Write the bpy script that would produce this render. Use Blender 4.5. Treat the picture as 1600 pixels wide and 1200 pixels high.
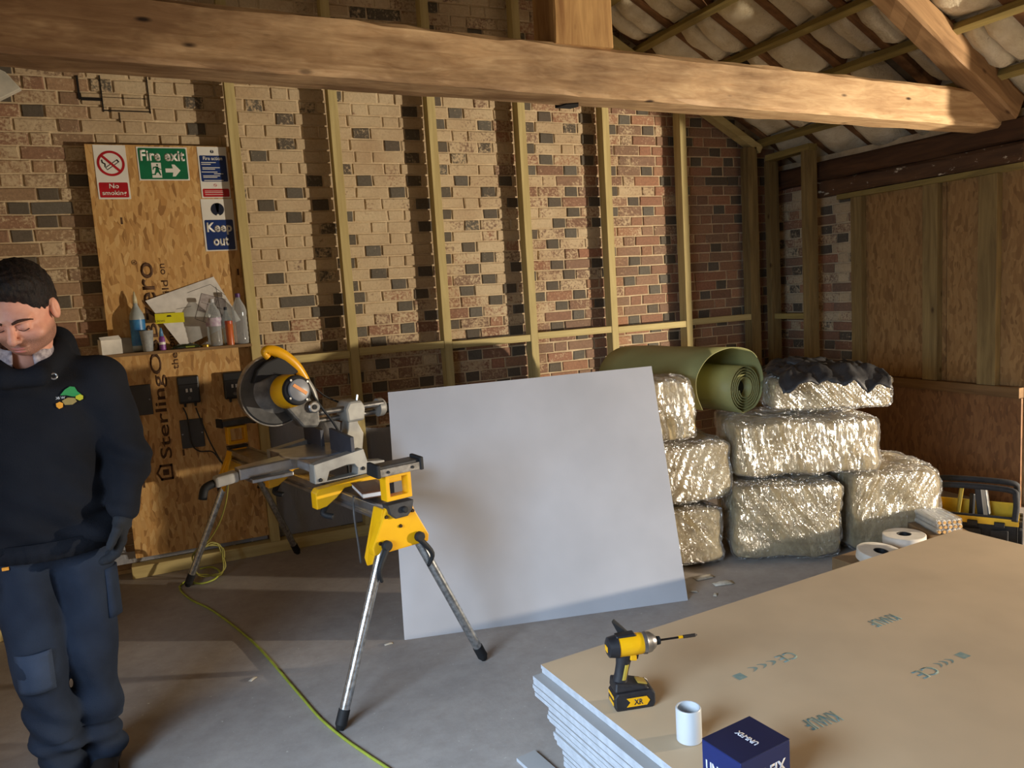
import bpy, bmesh, math, random
import numpy as np
from mathutils import Vector, Matrix, noise as mnoise
PI = math.pi
random.seed(7)
for o in list(bpy.data.objects):
    bpy.data.objects.remove(o)
SC = bpy.context.scene
COL = SC.collection

# ------------------------------------------------------------------ camera
FPX, PIT, ROL, YAW = 1200.0, .11878, -.06315, .41835
CAM = Vector((0, 0, 1.6))
_fw = Vector((math.sin(YAW)*math.cos(PIT), math.cos(YAW)*math.cos(PIT), -math.sin(PIT)))
_r0 = Vector((math.cos(YAW), -math.sin(YAW), 0))
_u0 = _r0.cross(_fw)
_r = _r0*math.cos(ROL) + _u0*math.sin(ROL)
_u = -_r0*math.sin(ROL) + _u0*math.cos(ROL)
cd = bpy.data.cameras.new('camera')
cam = bpy.data.objects.new('camera', cd)
COL.objects.link(cam)
cd.sensor_width = 36.0
cd.lens = 36.0*FPX/1600.0
cd.clip_start = .05
cam.matrix_world = Matrix(((_r.x, _u.x, -_fw.x, CAM.x), (_r.y, _u.y, -_fw.y, CAM.y), (_r.z, _u.z, -_fw.z, CAM.z), (0, 0, 0, 1)))
SC.camera = cam

def ray(x, y):
    return (x-800)*_r - (y-600)*_u + FPX*_fw
def onplane(x, y, n, d):
    v = ray(x, y); n = Vector(n)
    return CAM + v*((d - n.dot(CAM))/n.dot(v))
def Xp(x, y, v): return onplane(x, y, (1, 0, 0), v)
def Yp(x, y, v): return onplane(x, y, (0, 1, 0), v)
def Zp(x, y, v=0.0): return onplane(x, y, (0, 0, 1), v)
def proj(p):
    d = Vector(p)-CAM; w = d.dot(_fw)
    return (800+FPX*d.dot(_r)/w, 600-FPX*d.dot(_u)/w)

# ------------------------------------------------------------------ world, lights, exposure
wd = bpy.data.worlds.new('world'); SC.world = wd
wd.use_nodes = True
_bg = wd.node_tree.nodes['Background']
_bg.inputs[0].default_value = (.62, .74, 1.0, 1)
_bg.inputs[1].default_value = .22
def lamp(name, kind, loc, energy, color, target=None, **kw):
    l = bpy.data.lights.new(name, kind); o = bpy.data.objects.new(name, l); COL.objects.link(o)
    o.location = loc; l.energy = energy; l.color = color
    for k, v in kw.items(): setattr(l, k, v)
    if target is not None:
        o.rotation_euler = (Vector(target)-Vector(loc)).to_track_quat('-Z', 'Y').to_euler()
    return o
# warm site floodlight standing low beyond the wide opening in the right-hand wall
lamp('site_floodlight', 'SPOT', (6.45, .30, .95), 1550, (1.0, .86, .67), target=(2.6, 3.6, 1.5), spot_size=math.radians(160), spot_blend=.25, shadow_soft_size=.045)
# cool daylight through the window in the left-hand wall
lamp('window_daylight', 'AREA', (-1.47, .75, 1.55), 62, (.58, .77, 1.0), target=(.75, 1.75, .0), shape='RECTANGLE', size=1.7, size_y=.95, spread=math.radians(95))
vs = SC.view_settings
vs.view_transform = 'Standard'; vs.look = 'None'; vs.gamma = 1.0; vs.use_curve_mapping = False
vs.exposure = .05

# ------------------------------------------------------------------ helpers: colour and materials
def lin(c):
    return tuple(((v/255)/12.92 if v/255 <= .04045 else ((v/255+.055)/1.055)**2.4) for v in c)
def newmat(name):
    m = bpy.data.materials.new(name); m.use_nodes = True
    nt = m.node_tree
    return m, nt, nt.nodes['Principled BSDF']
def N(nt, t, **kw):
    n = nt.nodes.new(t)
    for k, v in kw.items():
        if k in n.inputs.keys() if hasattr(n.inputs, 'keys') else False: n.inputs[k].default_value = v
        else: setattr(n, k, v)
    return n
def coords(nt, stretch=(1, 1, 1), kind='Object', rot=(0, 0, 0)):
    tc = nt.nodes.new('ShaderNodeTexCoord'); mp = nt.nodes.new('ShaderNodeMapping')
    mp.inputs['Scale'].default_value = stretch
    mp.inputs['Rotation'].default_value = rot
    nt.links.new(tc.outputs[kind], mp.inputs[0])
    return mp.outputs[0]
def noise(nt, vec, scale, detail=3, rough=.55, dist=0):
    n = nt.nodes.new('ShaderNodeTexNoise')
    n.inputs['Scale'].default_value = scale; n.inputs['Detail'].default_value = detail
    n.inputs['Roughness'].default_value = rough; n.inputs['Distortion'].default_value = dist
    if vec is not None: nt.links.new(vec, n.inputs['Vector'])
    return n.outputs['Fac']
def ramp(nt, fac, stops):
    r = nt.nodes.new('ShaderNodeValToRGB'); e = r.color_ramp.elements
    while len(e) < len(stops): e.new(.5)
    for i, (p, c) in enumerate(stops):
        e[i].position = p; e[i].color = (*c, 1) if len(c) == 3 else c
    nt.links.new(fac, r.inputs[0])
    return r.outputs[0]
def mixc(nt, fac, a, b, mode='MIX'):
    m = nt.nodes.new('ShaderNodeMix'); m.data_type = 'RGBA'; m.blend_type = mode
    for s, v in ((0, fac), (6, a), (7, b)):
        if isinstance(v, (int, float)): m.inputs[s].default_value = v
        elif isinstance(v, tuple): m.inputs[s].default_value = (*v, 1)
        else: nt.links.new(v, m.inputs[s])
    return m.outputs[2]
def bump(nt, bsdf, h, strength=.3, dist=.01):
    b = nt.nodes.new('ShaderNodeBump'); b.inputs['Strength'].default_value = strength; b.inputs['Distance'].default_value = dist
    nt.links.new(h, b.inputs['Height']); nt.links.new(b.outputs[0], bsdf.inputs['Normal'])
MATS = {}
def pm(name, c1, c2=None, scale=9, rough=.6, metal=0, bmp=0, bscale=70, stretch=(1, 1, 1), spec=.5, coat=0, lo=.35, hi=.65):
    if name in MATS: return MATS[name]
    m, nt, b = newmat(name)
    if c2 is None: c2 = tuple(v*.86 for v in c1)
    v = coords(nt, stretch)
    c = ramp(nt, noise(nt, v, scale), [(lo, lin(c1)), (hi, lin(c2))])
    nt.links.new(c, b.inputs['Base Color'])
    b.inputs['Roughness'].default_value = rough; b.inputs['Metallic'].default_value = metal
    b.inputs['Specular IOR Level'].default_value = spec; b.inputs['Coat Weight'].default_value = coat
    if bmp: bump(nt, b, noise(nt, v, bscale, 4), bmp, .004)
    MATS[name] = m
    return m
def wood(name, light, dark, axis=0, scale=7, rough=.7, contrast=(.3, .75), bmp=.25, knots=True, dirt=None, long=.12):
    if name in MATS: return MATS[name]
    m, nt, b = newmat(name)
    st = [1, 1, 1]; st[axis] = long
    v = coords(nt, tuple(st))
    g = noise(nt, v, scale*3.2, 6, .6, .8)
    g2 = noise(nt, v, scale*.55, 3, .5, .5)
    c = ramp(nt, g, [(contrast[0], lin(light)), (contrast[1], lin(dark))])
    c2 = ramp(nt, g2, [(.35, (1, 1, 1)), (.75, (.62, .56, .5))])
    c = mixc(nt, .8, c, c2, 'MULTIPLY')
    if knots:
        vk = coords(nt, tuple(s*(.55 if i == axis else 1) for i, s in enumerate((1, 1, 1))))
        vo = nt.nodes.new('ShaderNodeTexVoronoi'); vo.inputs['Scale'].default_value = 5.5
        nt.links.new(vk, vo.inputs['Vector'])
        k = ramp(nt, vo.outputs['Distance'], [(.03, (.22, .14, .08)), (.09, (1, 1, 1))])
        c = mixc(nt, .85, c, k, 'MULTIPLY')
    if dirt:
        d = ramp(nt, noise(nt, coords(nt), 5, 5, .65), [(.45, (1, 1, 1)), (.7, lin(dirt))])
        c = mixc(nt, .8, c, d, 'MULTIPLY')
    nt.links.new(c, b.inputs['Base Color'])
    b.inputs['Roughness'].default_value = rough; b.inputs['Specular IOR Level'].default_value = .3
    bump(nt, b, g, bmp, .004)
    MATS[name] = m
    return m

# ------------------------------------------------------------------ helpers: meshes
def link(o, parent=None):
    COL.objects.link(o)
    if parent is not None: o.parent = parent
    return o
def tag(o, label, cat, group=None):
    o['label'] = label; o['category'] = cat
    if group: o['group'] = group
    return o
def thing(name, label, cat, loc=(0, 0, 0), rz=0.0, group=None):
    o = bpy.data.objects.new(name, None); COL.objects.link(o)
    o.empty_display_size = .05
    o.location = loc; o.rotation_euler = (0, 0, rz)
    return tag(o, label, cat, group)
class MB:
    """collects polygons of one mesh"""
    def __init__(s): s.v = []; s.f = []; s.m = []; s.cur = 0
    def mat(s, i): s.cur = i; return s
    def add(s, vs, fs):
        o = len(s.v); s.v += [tuple(v) for v in vs]
        for f in fs: s.f.append([i+o for i in f]); s.m.append(s.cur)
        return s
    def box(s, c, d, M=None):
        x, y, z = d[0]/2, d[1]/2, d[2]/2
        vs = [Vector((a, b, e)) for e in (-z, z) for a, b in ((-x, -y), (x, -y), (x, y), (-x, y))]
        if M is not None: vs = [M @ v for v in vs]
        c = Vector(c)
        return s.add([v+c for v in vs], [(3, 2, 1, 0), (4, 5, 6, 7), (0, 1, 5, 4), (1, 2, 6, 5), (2, 3, 7, 6), (3, 0, 4, 7)])
    def bx(s, x0, x1, y0, y1, z0, z1):
        return s.box(((x0+x1)/2, (y0+y1)/2, (z0+z1)/2), (abs(x1-x0), abs(y1-y0), abs(z1-z0)))
    def bar(s, a, b, w, h, up=(0, 0, 1)):
        a = Vector(a); b = Vector(b); t = (b-a).normalized(); sd = t.cross(Vector(up)).normalized(); u = sd.cross(t)
        vs = [p+sd*i*w/2+u*j*h/2 for p in (a, b) for i, j in ((-1, -1), (1, -1), (1, 1), (-1, 1))]
        return s.add(vs, [(3, 2, 1, 0), (4, 5, 6, 7), (0, 1, 5, 4), (1, 2, 6, 5), (2, 3, 7, 6), (3, 0, 4, 7)])
    def cyl(s, a, b, r0, r1=None, n=20, cap=True):
        r1 = r0 if r1 is None else r1
        return s.lath(a, b, [(0, r0), (1, r1)], n, cap)
    def lath(s, a, b, prof, n=24, cap=True):
        """profile of (t along a-b, radius)"""
        a = Vector(a); b = Vector(b); t = (b-a).normalized()
        q = Vector((1, 0, 0)) if abs(t.x) < .9 else Vector((0, 1, 0))
        e1 = t.cross(q).normalized(); e2 = t.cross(e1)
        vs = []
        for p, r in prof:
            c = a.lerp(b, p) if True else None
            c = a + (b-a)*p
            vs += [c + (e1*math.cos(2*PI*i/n)+e2*math.sin(2*PI*i/n))*r for i in range(n)]
        fs = [(k*n+i, k*n+(i+1) % n, (k+1)*n+(i+1) % n, (k+1)*n+i) for k in range(len(prof)-1) for i in range(n)]
        if cap:
            fs.append(tuple(range(n-1, -1, -1))); fs.append(tuple(range((len(prof)-1)*n, len(prof)*n)))
        return s.add(vs, fs)
    def tube(s, pts, r, n=8, sub=6, closed=False):
        pts = [Vector(p) for p in pts]
        if sub > 1: pts = spline(pts, sub)
        vs = []; last = None
        for i, p in enumerate(pts):
            t = (pts[min(i+1, len(pts)-1)]-pts[max(i-1, 0)]).normalized()
            if last is None:
                q = Vector((0, 0, 1)) if abs(t.z) < .9 else Vector((1, 0, 0)); e1 = t.cross(q).normalized()
            else:
                e1 = (last - t*last.dot(t)).normalized()
            last = e1; e2 = t.cross(e1)
            rr = r(i/(len(pts)-1)) if callable(r) else r
            vs += [p+(e1*math.cos(2*PI*k/n)+e2*math.sin(2*PI*k/n))*rr for k in range(n)]
        m = len(pts)
        fs = [(k*n+i, k*n+(i+1) % n, (k+1)*n+(i+1) % n, (k+1)*n+i) for k in range(m-1) for i in range(n)]
        fs.append(tuple(range(n-1, -1, -1))); fs.append(tuple(range((m-1)*n, m*n)))
        return s.add(vs, fs)
    def prism(s, poly, vec):
        """polygon (3-D points) swept by vec"""
        n = len(poly); vec = Vector(vec); P = [Vector(p) for p in poly]
        return s.add(P+[p+vec for p in P], [tuple(range(n-1, -1, -1)), tuple(range(n, 2*n))]+[(i, (i+1) % n, (i+1) % n+n, i+n) for i in range(n)])
    def ring(s, poly, hole, vec):
        """frame between two loops of equal count, swept by vec"""
        n = len(poly); vec = Vector(vec); A = [Vector(p) for p in poly]; B = [Vector(p) for p in hole]
        vs = A+B+[p+vec for p in A]+[p+vec for p in B]
        fs = []
        for i in range(n):
            j = (i+1) % n
            fs += [(i, i+n, j+n, j), (i+2*n, j+2*n, j+3*n, i+3*n), (i, j, j+2*n, i+2*n), (i+n, i+3*n, j+3*n, j+n)]
        return s.add(vs, fs)
    def grid(s, nu, nv, fn, thick=None):
        vs = [Vector(fn(i/(nu-1), j/(nv-1))) for j in range(nv) for i in range(nu)]
        fs = [(j*nu+i, j*nu+i+1, (j+1)*nu+i+1, (j+1)*nu+i) for j in range(nv-1) for i in range(nu-1)]
        return s.add(vs, fs)
    def build(s, name, mat, parent=None, smooth=False, bev=0, world=False, seg=2, solid=0, recalc=True, autos=None):
        off = Vector((0, 0, 0)); Mi = None
        if world and parent is not None:
            p = parent; Mi = Matrix.Identity(4)
            chain = []
            while p is not None: chain.append(p); p = p.parent
            for p in reversed(chain):
                Mi = Mi @ Matrix.LocRotScale(p.location, p.rotation_euler, p.scale)
            Mi = Mi.inverted()
        vs = s.v if Mi is None else [Mi @ Vector(v) for v in s.v]
        me = bpy.data.meshes.new(name); me.from_pydata([tuple(v) for v in vs], [], s.f)
        for mm in (mat if isinstance(mat, (list, tuple)) else [mat]): me.materials.append(mm)
        if max(s.m, default=0) > 0:
            for p, i in zip(me.polygons, s.m): p.material_index = i
        if recalc:
            bm = bmesh.new(); bm.from_mesh(me); bmesh.ops.recalc_face_normals(bm, faces=bm.faces); bm.to_mesh(me); bm.free()
        if smooth: me.shade_smooth()
        o = bpy.data.objects.new(name, me); link(o, parent)
        if solid:
            md = o.modifiers.new('solid', 'SOLIDIFY'); md.thickness = solid; md.offset = 0
        if bev:
            md = o.modifiers.new('bevel', 'BEVEL'); md.width = bev; md.segments = seg; md.limit_method = 'ANGLE'; md.angle_limit = .6
        if smooth and (bev or autos):
            me.set_sharp_from_angle(angle=autos or .7)
        return o
def spline(pts, sub):
    out = []
    n = len(pts)
    for i in range(n-1):
        p0, p1, p2, p3 = pts[max(i-1, 0)], pts[i], pts[i+1], pts[min(i+2, n-1)]
        for k in range(sub):
            t = k/sub
            out.append(.5*((2*p1)+(p2-p0)*t+(2*p0-5*p1+4*p2-p3)*t*t+(3*p1-p0-3*p2+p3)*t*t*t))
    out.append(pts[-1])
    return out
def copy_tree(o, parent=None):
    c = o.copy(); COL.objects.link(c); c.parent = parent
    for ch in list(o.children): copy_tree(ch, c)
    return c
def struct(o):
    o['kind'] = 'structure'; return o
def lettering(name, s, mat, parent, M, w=None, h=None, depth=.0006, align='CENTER', bold=0.0):
    """flat print: text drawn in its own xy-plane, centred, fitted to w x h, placed by matrix M"""
    cu = bpy.data.curves.new(name, 'FONT'); cu.body = s; cu.align_x = 'CENTER'; cu.extrude = 0; cu.offset = bold
    cu.resolution_u = 3
    t = bpy.data.objects.new(name, cu); COL.objects.link(t)
    bpy.context.view_layer.update()
    me = bpy.data.meshes.new_from_object(t.evaluated_get(bpy.context.evaluated_depsgraph_get()))
    bpy.data.objects.remove(t); bpy.data.curves.remove(cu)
    co = np.array([v.co[:] for v in me.vertices]); lo = co.min(0); hi = co.max(0)
    sx = (w/(hi[0]-lo[0])) if w else None; sy = (h/(hi[1]-lo[1])) if h else None
    sx = sx or sy; sy = sy or sx
    cx = (lo+hi)/2
    for v in me.vertices:
        p = Vector(((v.co.x-cx[0])*sx, (v.co.y-cx[1])*sy, 0)); v.co = M @ p
    me.name = name
    me.materials.clear(); me.materials.append(mat)
    o = bpy.data.objects.new(name, me); link(o, parent)
    md = o.modifiers.new('ink', 'SOLIDIFY'); md.thickness = depth; md.offset = 1
    return o
def frame(o, xdir, ydir):
    x = Vector(xdir).normalized(); y = Vector(ydir).normalized(); z = x.cross(y)
    return Matrix(((x.x, y.x, z.x, o[0]), (x.y, y.y, z.y, o[1]), (x.z, y.z, z.z, o[2]), (0, 0, 0, 1)))

# ------------------------------------------------------------------ helpers: signed-distance modelling (bodies, cloth lumps)
class Field:
    def __init__(s, lo, hi, res):
        s.lo = np.array(lo, np.float32); s.res = res
        s.n = np.ceil((np.array(hi)-np.array(lo))/res).astype(int)+1
        s.d = np.full(s.n, 1e3, np.float32)
    def sub(s, lo, hi, pad):
        a = np.clip(np.floor((np.array(lo)-pad-s.lo)/s.res).astype(int), 0, s.n-1)
        b = np.clip(np.ceil((np.array(hi)+pad-s.lo)/s.res).astype(int)+1, 1, s.n)
        sl = tuple(slice(i, j) for i, j in zip(a, b))
        ax = [s.lo[k]+s.res*np.arange(a[k], b[k], dtype=np.float32) for k in range(3)]
        return sl, np.meshgrid(*ax, indexing='ij', sparse=True)
    def blend(s, sl, d, k, op):
        D = s.d[sl]
        if op == 'add':
            h = np.maximum(k-np.abs(D-d), 0)/k if k else 0
            s.d[sl] = np.minimum(D, d)-h*h*k*.25
        else:
            h = np.maximum(k-np.abs(D+d), 0)/k if k else 0
            s.d[sl] = np.maximum(D, -d)+h*h*k*.25
    def cone(s, a, b, ra, rb, k=.02, op='add', sq=None):
        a = np.array(a, np.float32); b = np.array(b, np.float32); m = max(ra, rb)
        sl, (x, y, z) = s.sub(np.minimum(a, b)-m, np.maximum(a, b)+m, k+2.5*s.res)
        ab = b-a; L = float(ab@ab)+1e-9
        t = np.clip(((x-a[0])*ab[0]+(y-a[1])*ab[1]+(z-a[2])*ab[2])/L, 0, 1)
        q = sq or (1, 1, 1)
        d = np.sqrt(((x-a[0]-t*ab[0])*q[0])**2+((y-a[1]-t*ab[1])*q[1])**2+((z-a[2]-t*ab[2])*q[2])**2)-(ra+(rb-ra)*t)
        s.blend(sl, d, k, op); return s
    def ell(s, c, r, k=.02, op='add', R=None):
        c = np.array(c, np.float32); r = np.array(r, np.float32); m = float(r.max())
        sl, (x, y, z) = s.sub(c-m, c+m, k+2.5*s.res)
        X, Y, Z = x-c[0], y-c[1], z-c[2]
        if R is not None:
            R = np.array(R, np.float32)
            X, Y, Z = (R[0, 0]*X+R[1, 0]*Y+R[2, 0]*Z, R[0, 1]*X+R[1, 1]*Y+R[2, 1]*Z, R[0, 2]*X+R[1, 2]*Y+R[2, 2]*Z)
        k0 = np.sqrt((X/r[0])**2+(Y/r[1])**2+(Z/r[2])**2)
        k1 = np.sqrt((X/r[0]**2)**2+(Y/r[1]**2)**2+(Z/r[2]**2)**2)+1e-6
        s.blend(sl, k0*(k0-1)/k1, k, op); return s
    def warp(s, fn):
        sl, (x, y, z) = s.sub(s.lo, s.lo+s.res*s.n, 0)
        s.d = s.d + fn(x, y, z).astype(np.float32)
        return s
    def mesh(s):
        d = s.d; neg = d < 0
        c = np.zeros(np.array(d.shape)-1, np.int8)
        for i in (0, 1):
            for j in (0, 1):
                for k in (0, 1):
                    c += neg[i:d.shape[0]-1+i, j:d.shape[1]-1+j, k:d.shape[2]-1+k]
        ac = np.argwhere((c > 0) & (c < 8)); idx = -np.ones(c.shape, np.int64)
        idx[tuple(ac.T)] = np.arange(len(ac))
        acc = np.zeros((len(ac), 3), np.float32); cnt = np.zeros(len(ac), np.float32)
        for ax in range(3):
            o = [k for k in range(3) if k != ax]
            for p in (0, 1):
                for q in (0, 1):
                    a = ac.copy(); a[:, o[0]] += p; a[:, o[1]] += q
                    b = a.copy(); b[:, ax] += 1
                    da = d[tuple(a.T)]; db = d[tuple(b.T)]
                    m = (da < 0) != (db < 0)
                    t = da[m]/(da[m]-db[m])
                    pt = a[m].astype(np.float32); pt[:, ax] += t
                    acc[m] += pt; cnt[m] += 1
        V = s.lo + s.res*acc/cnt[:, None]
        F = []
        for ax in range(3):
            u, w = (ax+1) % 3, (ax+2) % 3
            sl0 = [slice(None)]*3; sl1 = [slice(None)]*3
            sl0[ax] = slice(0, -1); sl1[ax] = slice(1, None)
            A = neg[tuple(sl0)]; B = neg[tuple(sl1)]
            e = np.argwhere(A != B)
            ok = (e[:, u] > 0) & (e[:, w] > 0) & (e[:, u] < c.shape[u]) & (e[:, w] < c.shape[w]); e = e[ok]
            fl = A[tuple(e.T)]
            def at(du, dw):
                g = e.copy(); g[:, u] -= du; g[:, w] -= dw
                return idx[tuple(g.T)]
            q = np.stack([at(1, 1), at(0, 1), at(0, 0), at(1, 0)], 1)
            q[~fl] = q[~fl][:, ::-1]
            F.append(q)
        return V, np.concatenate(F)
    def build(s, name, mat, parent=None, keep=None):
        V, F = s.mesh()
        me = bpy.data.meshes.new(name)
        me.vertices.add(len(V)); me.vertices.foreach_set('co', V.astype(np.float32).ravel())
        me.loops.add(F.size); me.loops.foreach_set('vertex_index', F.astype(np.int32).ravel())
        me.polygons.add(len(F)); me.polygons.foreach_set('loop_start', np.arange(0, F.size, 4, dtype=np.int32))
        me.update(calc_edges=True); me.validate()
        me.shade_smooth()
        for mm in (mat if isinstance(mat, (list, tuple)) else [mat]): me.materials.append(mm)
        o = bpy.data.objects.new(name, me); link(o, parent)
        return o
def fbm(p, f=1.0, oct=3):
    return mnoise.fractal(Vector(p)*f, 1.0, 2.0, oct)

# ================================================================== the setting
XL, XR, YF, YB = -1.45, 5.0, -2.6, 5.27          # room: left, right, front (behind camera), back (brick face)
RX = (XL+XR)/2
def roof(x):                                     # underside of the roof battens
    return 2.66-.554*(x-4.745) if x >= RX else 2.66-.554*(RX-4.745)-.554*(RX-x)
RN = Vector((.554, 0, 1)).normalized()           # normal of the right-hand slope
RT = Vector((1, 0, -.554)).normalized()          # down that slope

# ---- materials of the setting
def m_floor():
    m, nt, b = newmat('concrete'); v = coords(nt)
    c = ramp(nt, noise(nt, v, 1.7, 6, .6), [(.3, lin((146, 139, 134))), (.7, lin((172, 163, 155)))])
    c = mixc(nt, .5, c, ramp(nt, noise(nt, v, 14, 5, .7), [(.4, (1, 1, 1)), (.75, (.66, .62, .58))]), 'MULTIPLY')
    sp = ramp(nt, noise(nt, v, 55, 2, .5), [(.70, (0, 0, 0)), (.76, (1, 1, 1))])
    c = mixc(nt, sp, c, lin((186, 180, 170)))
    nt.links.new(c, b.inputs['Base Color']); b.inputs['Roughness'].default_value = .72
    bump(nt, b, noise(nt, v, 30, 6, .7), .25, .004)
    return m
def m_brick():
    m, nt, b = newmat('brick')
    at = nt.nodes.new('ShaderNodeAttribute'); at.attribute_name = 'tint'
    geo = nt.nodes.new('ShaderNodeNewGeometry'); pos = geo.outputs['Position']
    n1 = noise(nt, pos, 9, 5, .65); n2 = noise(nt, pos, 60, 4, .65); n3 = noise(nt, pos, 2.2, 3, .6)
    # own colour of the clay with fired blotches
    clay = mixc(nt, .55, at.outputs['Color'], ramp(nt, n2, [(.3, (.5, .46, .44)), (.7, (1.25, 1.2, 1.15))]), 'MULTIPLY')
    wash = ramp(nt, n3, [(.3, lin((200, 182, 150))), (.7, lin((176, 152, 120)))])
    wash = mixc(nt, .5, wash, ramp(nt, n2, [(.3, (.72, .68, .62)), (.65, (1.08, 1.05, 1.0))]), 'MULTIPLY')
    clay = mixc(nt, .16, clay, wash)
    # alpha of the tint says how much old limewash clings to this brick
    ad = nt.nodes.new('ShaderNodeMath'); ad.operation = 'ADD'
    sc = nt.nodes.new('ShaderNodeMath'); sc.operation = 'MULTIPLY_ADD'; sc.inputs[1].default_value = .6; sc.inputs[2].default_value = -.3
    nt.links.new(n1, sc.inputs[0]); nt.links.new(sc.outputs[0], ad.inputs[0]); nt.links.new(at.outputs['Alpha'], ad.inputs[1])
    s2 = nt.nodes.new('ShaderNodeMath'); s2.operation = 'MULTIPLY_ADD'; s2.inputs[1].default_value = .75; s2.inputs[2].default_value = -.37
    nt.links.new(n2, s2.inputs[0])
    a2 = nt.nodes.new('ShaderNodeMath'); a2.operation = 'ADD'; nt.links.new(ad.outputs[0], a2.inputs[0]); nt.links.new(s2.outputs[0], a2.inputs[1])
    mk = ramp(nt, a2.outputs[0], [(.44, (0, 0, 0)), (.58, (1, 1, 1))])
    c = mixc(nt, mk, clay, wash)
    nt.links.new(c, b.inputs['Base Color'])
    b.inputs['Roughness'].default_value = .8
    bump(nt, b, n2, .5, .006)
    return m
def m_mortar():
    m, nt, b = newmat('mortar'); geo = nt.nodes.new('ShaderNodeNewGeometry'); p = geo.outputs['Position']
    c = ramp(nt, noise(nt, p, 7, 5, .7), [(.3, lin((214, 194, 158))), (.7, lin((172, 148, 116)))])
    nt.links.new(c, b.inputs['Base Color']); b.inputs['Roughness'].default_value = .9
    bump(nt, b, noise(nt, p, 80, 4), .5, .005)
    return m
def m_osb(name, cols, axis='XZ'):
    m, nt, b = newmat(name)
    def layer(ang, seed, sx, sy):
        v = coords(nt, (1, 1, 1), rot=(0, 0, 0))
        w = nt.nodes.new('ShaderNodeVectorMath'); w.operation = 'ADD'; w.inputs[1].default_value = (seed, seed*.7, seed*1.3)
        nt.links.new(v, w.inputs[0])
        nn = nt.nodes.new('ShaderNodeTexNoise'); nn.inputs['Scale'].default_value = 3.5; nt.links.new(w.outputs[0], nn.inputs['Vector'])
        mx = mixc(nt, .10, w.outputs[0], nn.outputs['Color'])
        mp = nt.nodes.new('ShaderNodeMapping'); nt.links.new(mx, mp.inputs[0])
        if axis == 'XZ':
            mp.inputs['Rotation'].default_value = (0, ang, 0); mp.inputs['Scale'].default_value = (sx, 1, sy)
        else:
            mp.inputs['Rotation'].default_value = (ang, 0, 0); mp.inputs['Scale'].default_value = (1, sx, sy)
        vo = nt.nodes.new('ShaderNodeTexVoronoi'); vo.inputs['Scale'].default_value = 1.0; vo.inputs['Randomness'].default_value = 1
        nt.links.new(mp.outputs[0], vo.inputs['Vector'])
        sp = nt.nodes.new('ShaderNodeSeparateColor'); nt.links.new(vo.outputs['Color'], sp.inputs[0])
        return sp.outputs[0], sp.outputs[1], vo.outputs['Distance']
    a, a2, da = layer(.65, 0, 62, 20); c, c2, dc = layer(-.6, 5.3, 54, 18)
    A = ramp(nt, a, [(i/(len(cols)-1), lin(k)) for i, k in enumerate(cols)])
    B = ramp(nt, c, [(i/(len(cols)-1), lin(k)) for i, k in enumerate(cols)])
    sel = ramp(nt, c2, [(.45, (0, 0, 0)), (.5, (1, 1, 1))])
    col = mixc(nt, sel, A, B)
    gr = noise(nt, coords(nt, (1, 1, .1) if axis == 'XZ' else (1, 1, .1)), 120, 3)
    col = mixc(nt, .35, col, ramp(nt, gr, [(.3, (.75, .72, .68)), (.7, (1.1, 1.1, 1.1))]), 'MULTIPLY')
    nt.links.new(col, b.inputs['Base Color']); b.inputs['Roughness'].default_value = .55
    bump(nt, b, a2, .25, .002)
    return m
M_FLOOR = m_floor(); M_BRICK = m_brick(); M_MORTAR = m_mortar()
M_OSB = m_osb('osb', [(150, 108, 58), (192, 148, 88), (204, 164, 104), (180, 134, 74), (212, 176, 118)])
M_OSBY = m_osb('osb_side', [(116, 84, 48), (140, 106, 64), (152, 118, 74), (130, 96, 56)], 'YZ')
M_STUD = wood('treated_timber_upright', (206, 190, 134), (172, 152, 98), 2, 6, long=.08)
M_STUDX = wood('treated_timber_rail', (206, 190, 134), (172, 152, 98), 0, 6, long=.08)
M_STUDY = wood('treated_timber_batten', (164, 146, 86), (112, 98, 58), 1, 6, long=.08)
M_OLD = wood('old_rafter', (158, 118, 80), (110, 78, 52), 0, 6, dirt=(120, 110, 100))
M_OLDY = wood('old_wall_plate', (84, 60, 40), (44, 32, 24), 1, 6)
M_POST = wood('post_timber', (150, 128, 82), (98, 80, 50), 2, 7, long=.08)

# ---- floor
o = struct(MB().bx(XL-.3, 9.0, YF-.3, YB+.3, -.12, 0).build('floor', M_FLOOR))

# ---- back wall of brick
mw = MB(); ZT = roof(RX)+.25
mw.prism([(XL-.2, YB+.009, -.1), (XR+.2, YB+.009, -.1), (XR+.2, YB+.009, roof(XR)+.15), (RX, YB+.009, ZT), (XL-.2, YB+.009, roof(XL)+.15)], (0, .3, 0))
wall_back = struct(mw.build('wall_back', M_MORTAR))
def brick_mesh(c, L, H, dep, jit, rng, axis):
    """front-bevelled brick; axis 'x': face to -Y, axis 'y': face to -X; returns verts, faces"""
    e = .0045
    vs = []
    for lay, (ins, yy) in enumerate(((0, dep), (0, e+jit), (e, jit))):
        for sx, sz in ((-1, -1), (1, -1), (1, 1), (-1, 1)):
            j = (rng.random()-.5)*.007 if lay else 0
            a = sx*(L/2-ins)+j; z = sz*(H/2-ins)+(rng.random()-.5)*.005
            vs.append((c[0]+a, c[1]+yy, c[2]+z) if axis == 'x' else (c[0]+yy, c[1]-a, c[2]+z))
    fs = [(8, 9, 10, 11)]
    for k in (0, 4):
        fs += [(k+i, k+(i+1) % 4, k+4+(i+1) % 4, k+4+i) for i in range(4)]
    return vs, fs
def tint_layer(me, cols):
    a = me.color_attributes.new('tint', 'FLOAT_COLOR', 'POINT')
    a.data.foreach_set('color', np.array(cols, np.float32).ravel())
REDS = [(138, 88, 66), (146, 98, 72), (122, 80, 62), (152, 108, 80), (128, 94, 74), (116, 84, 68)]
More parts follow.
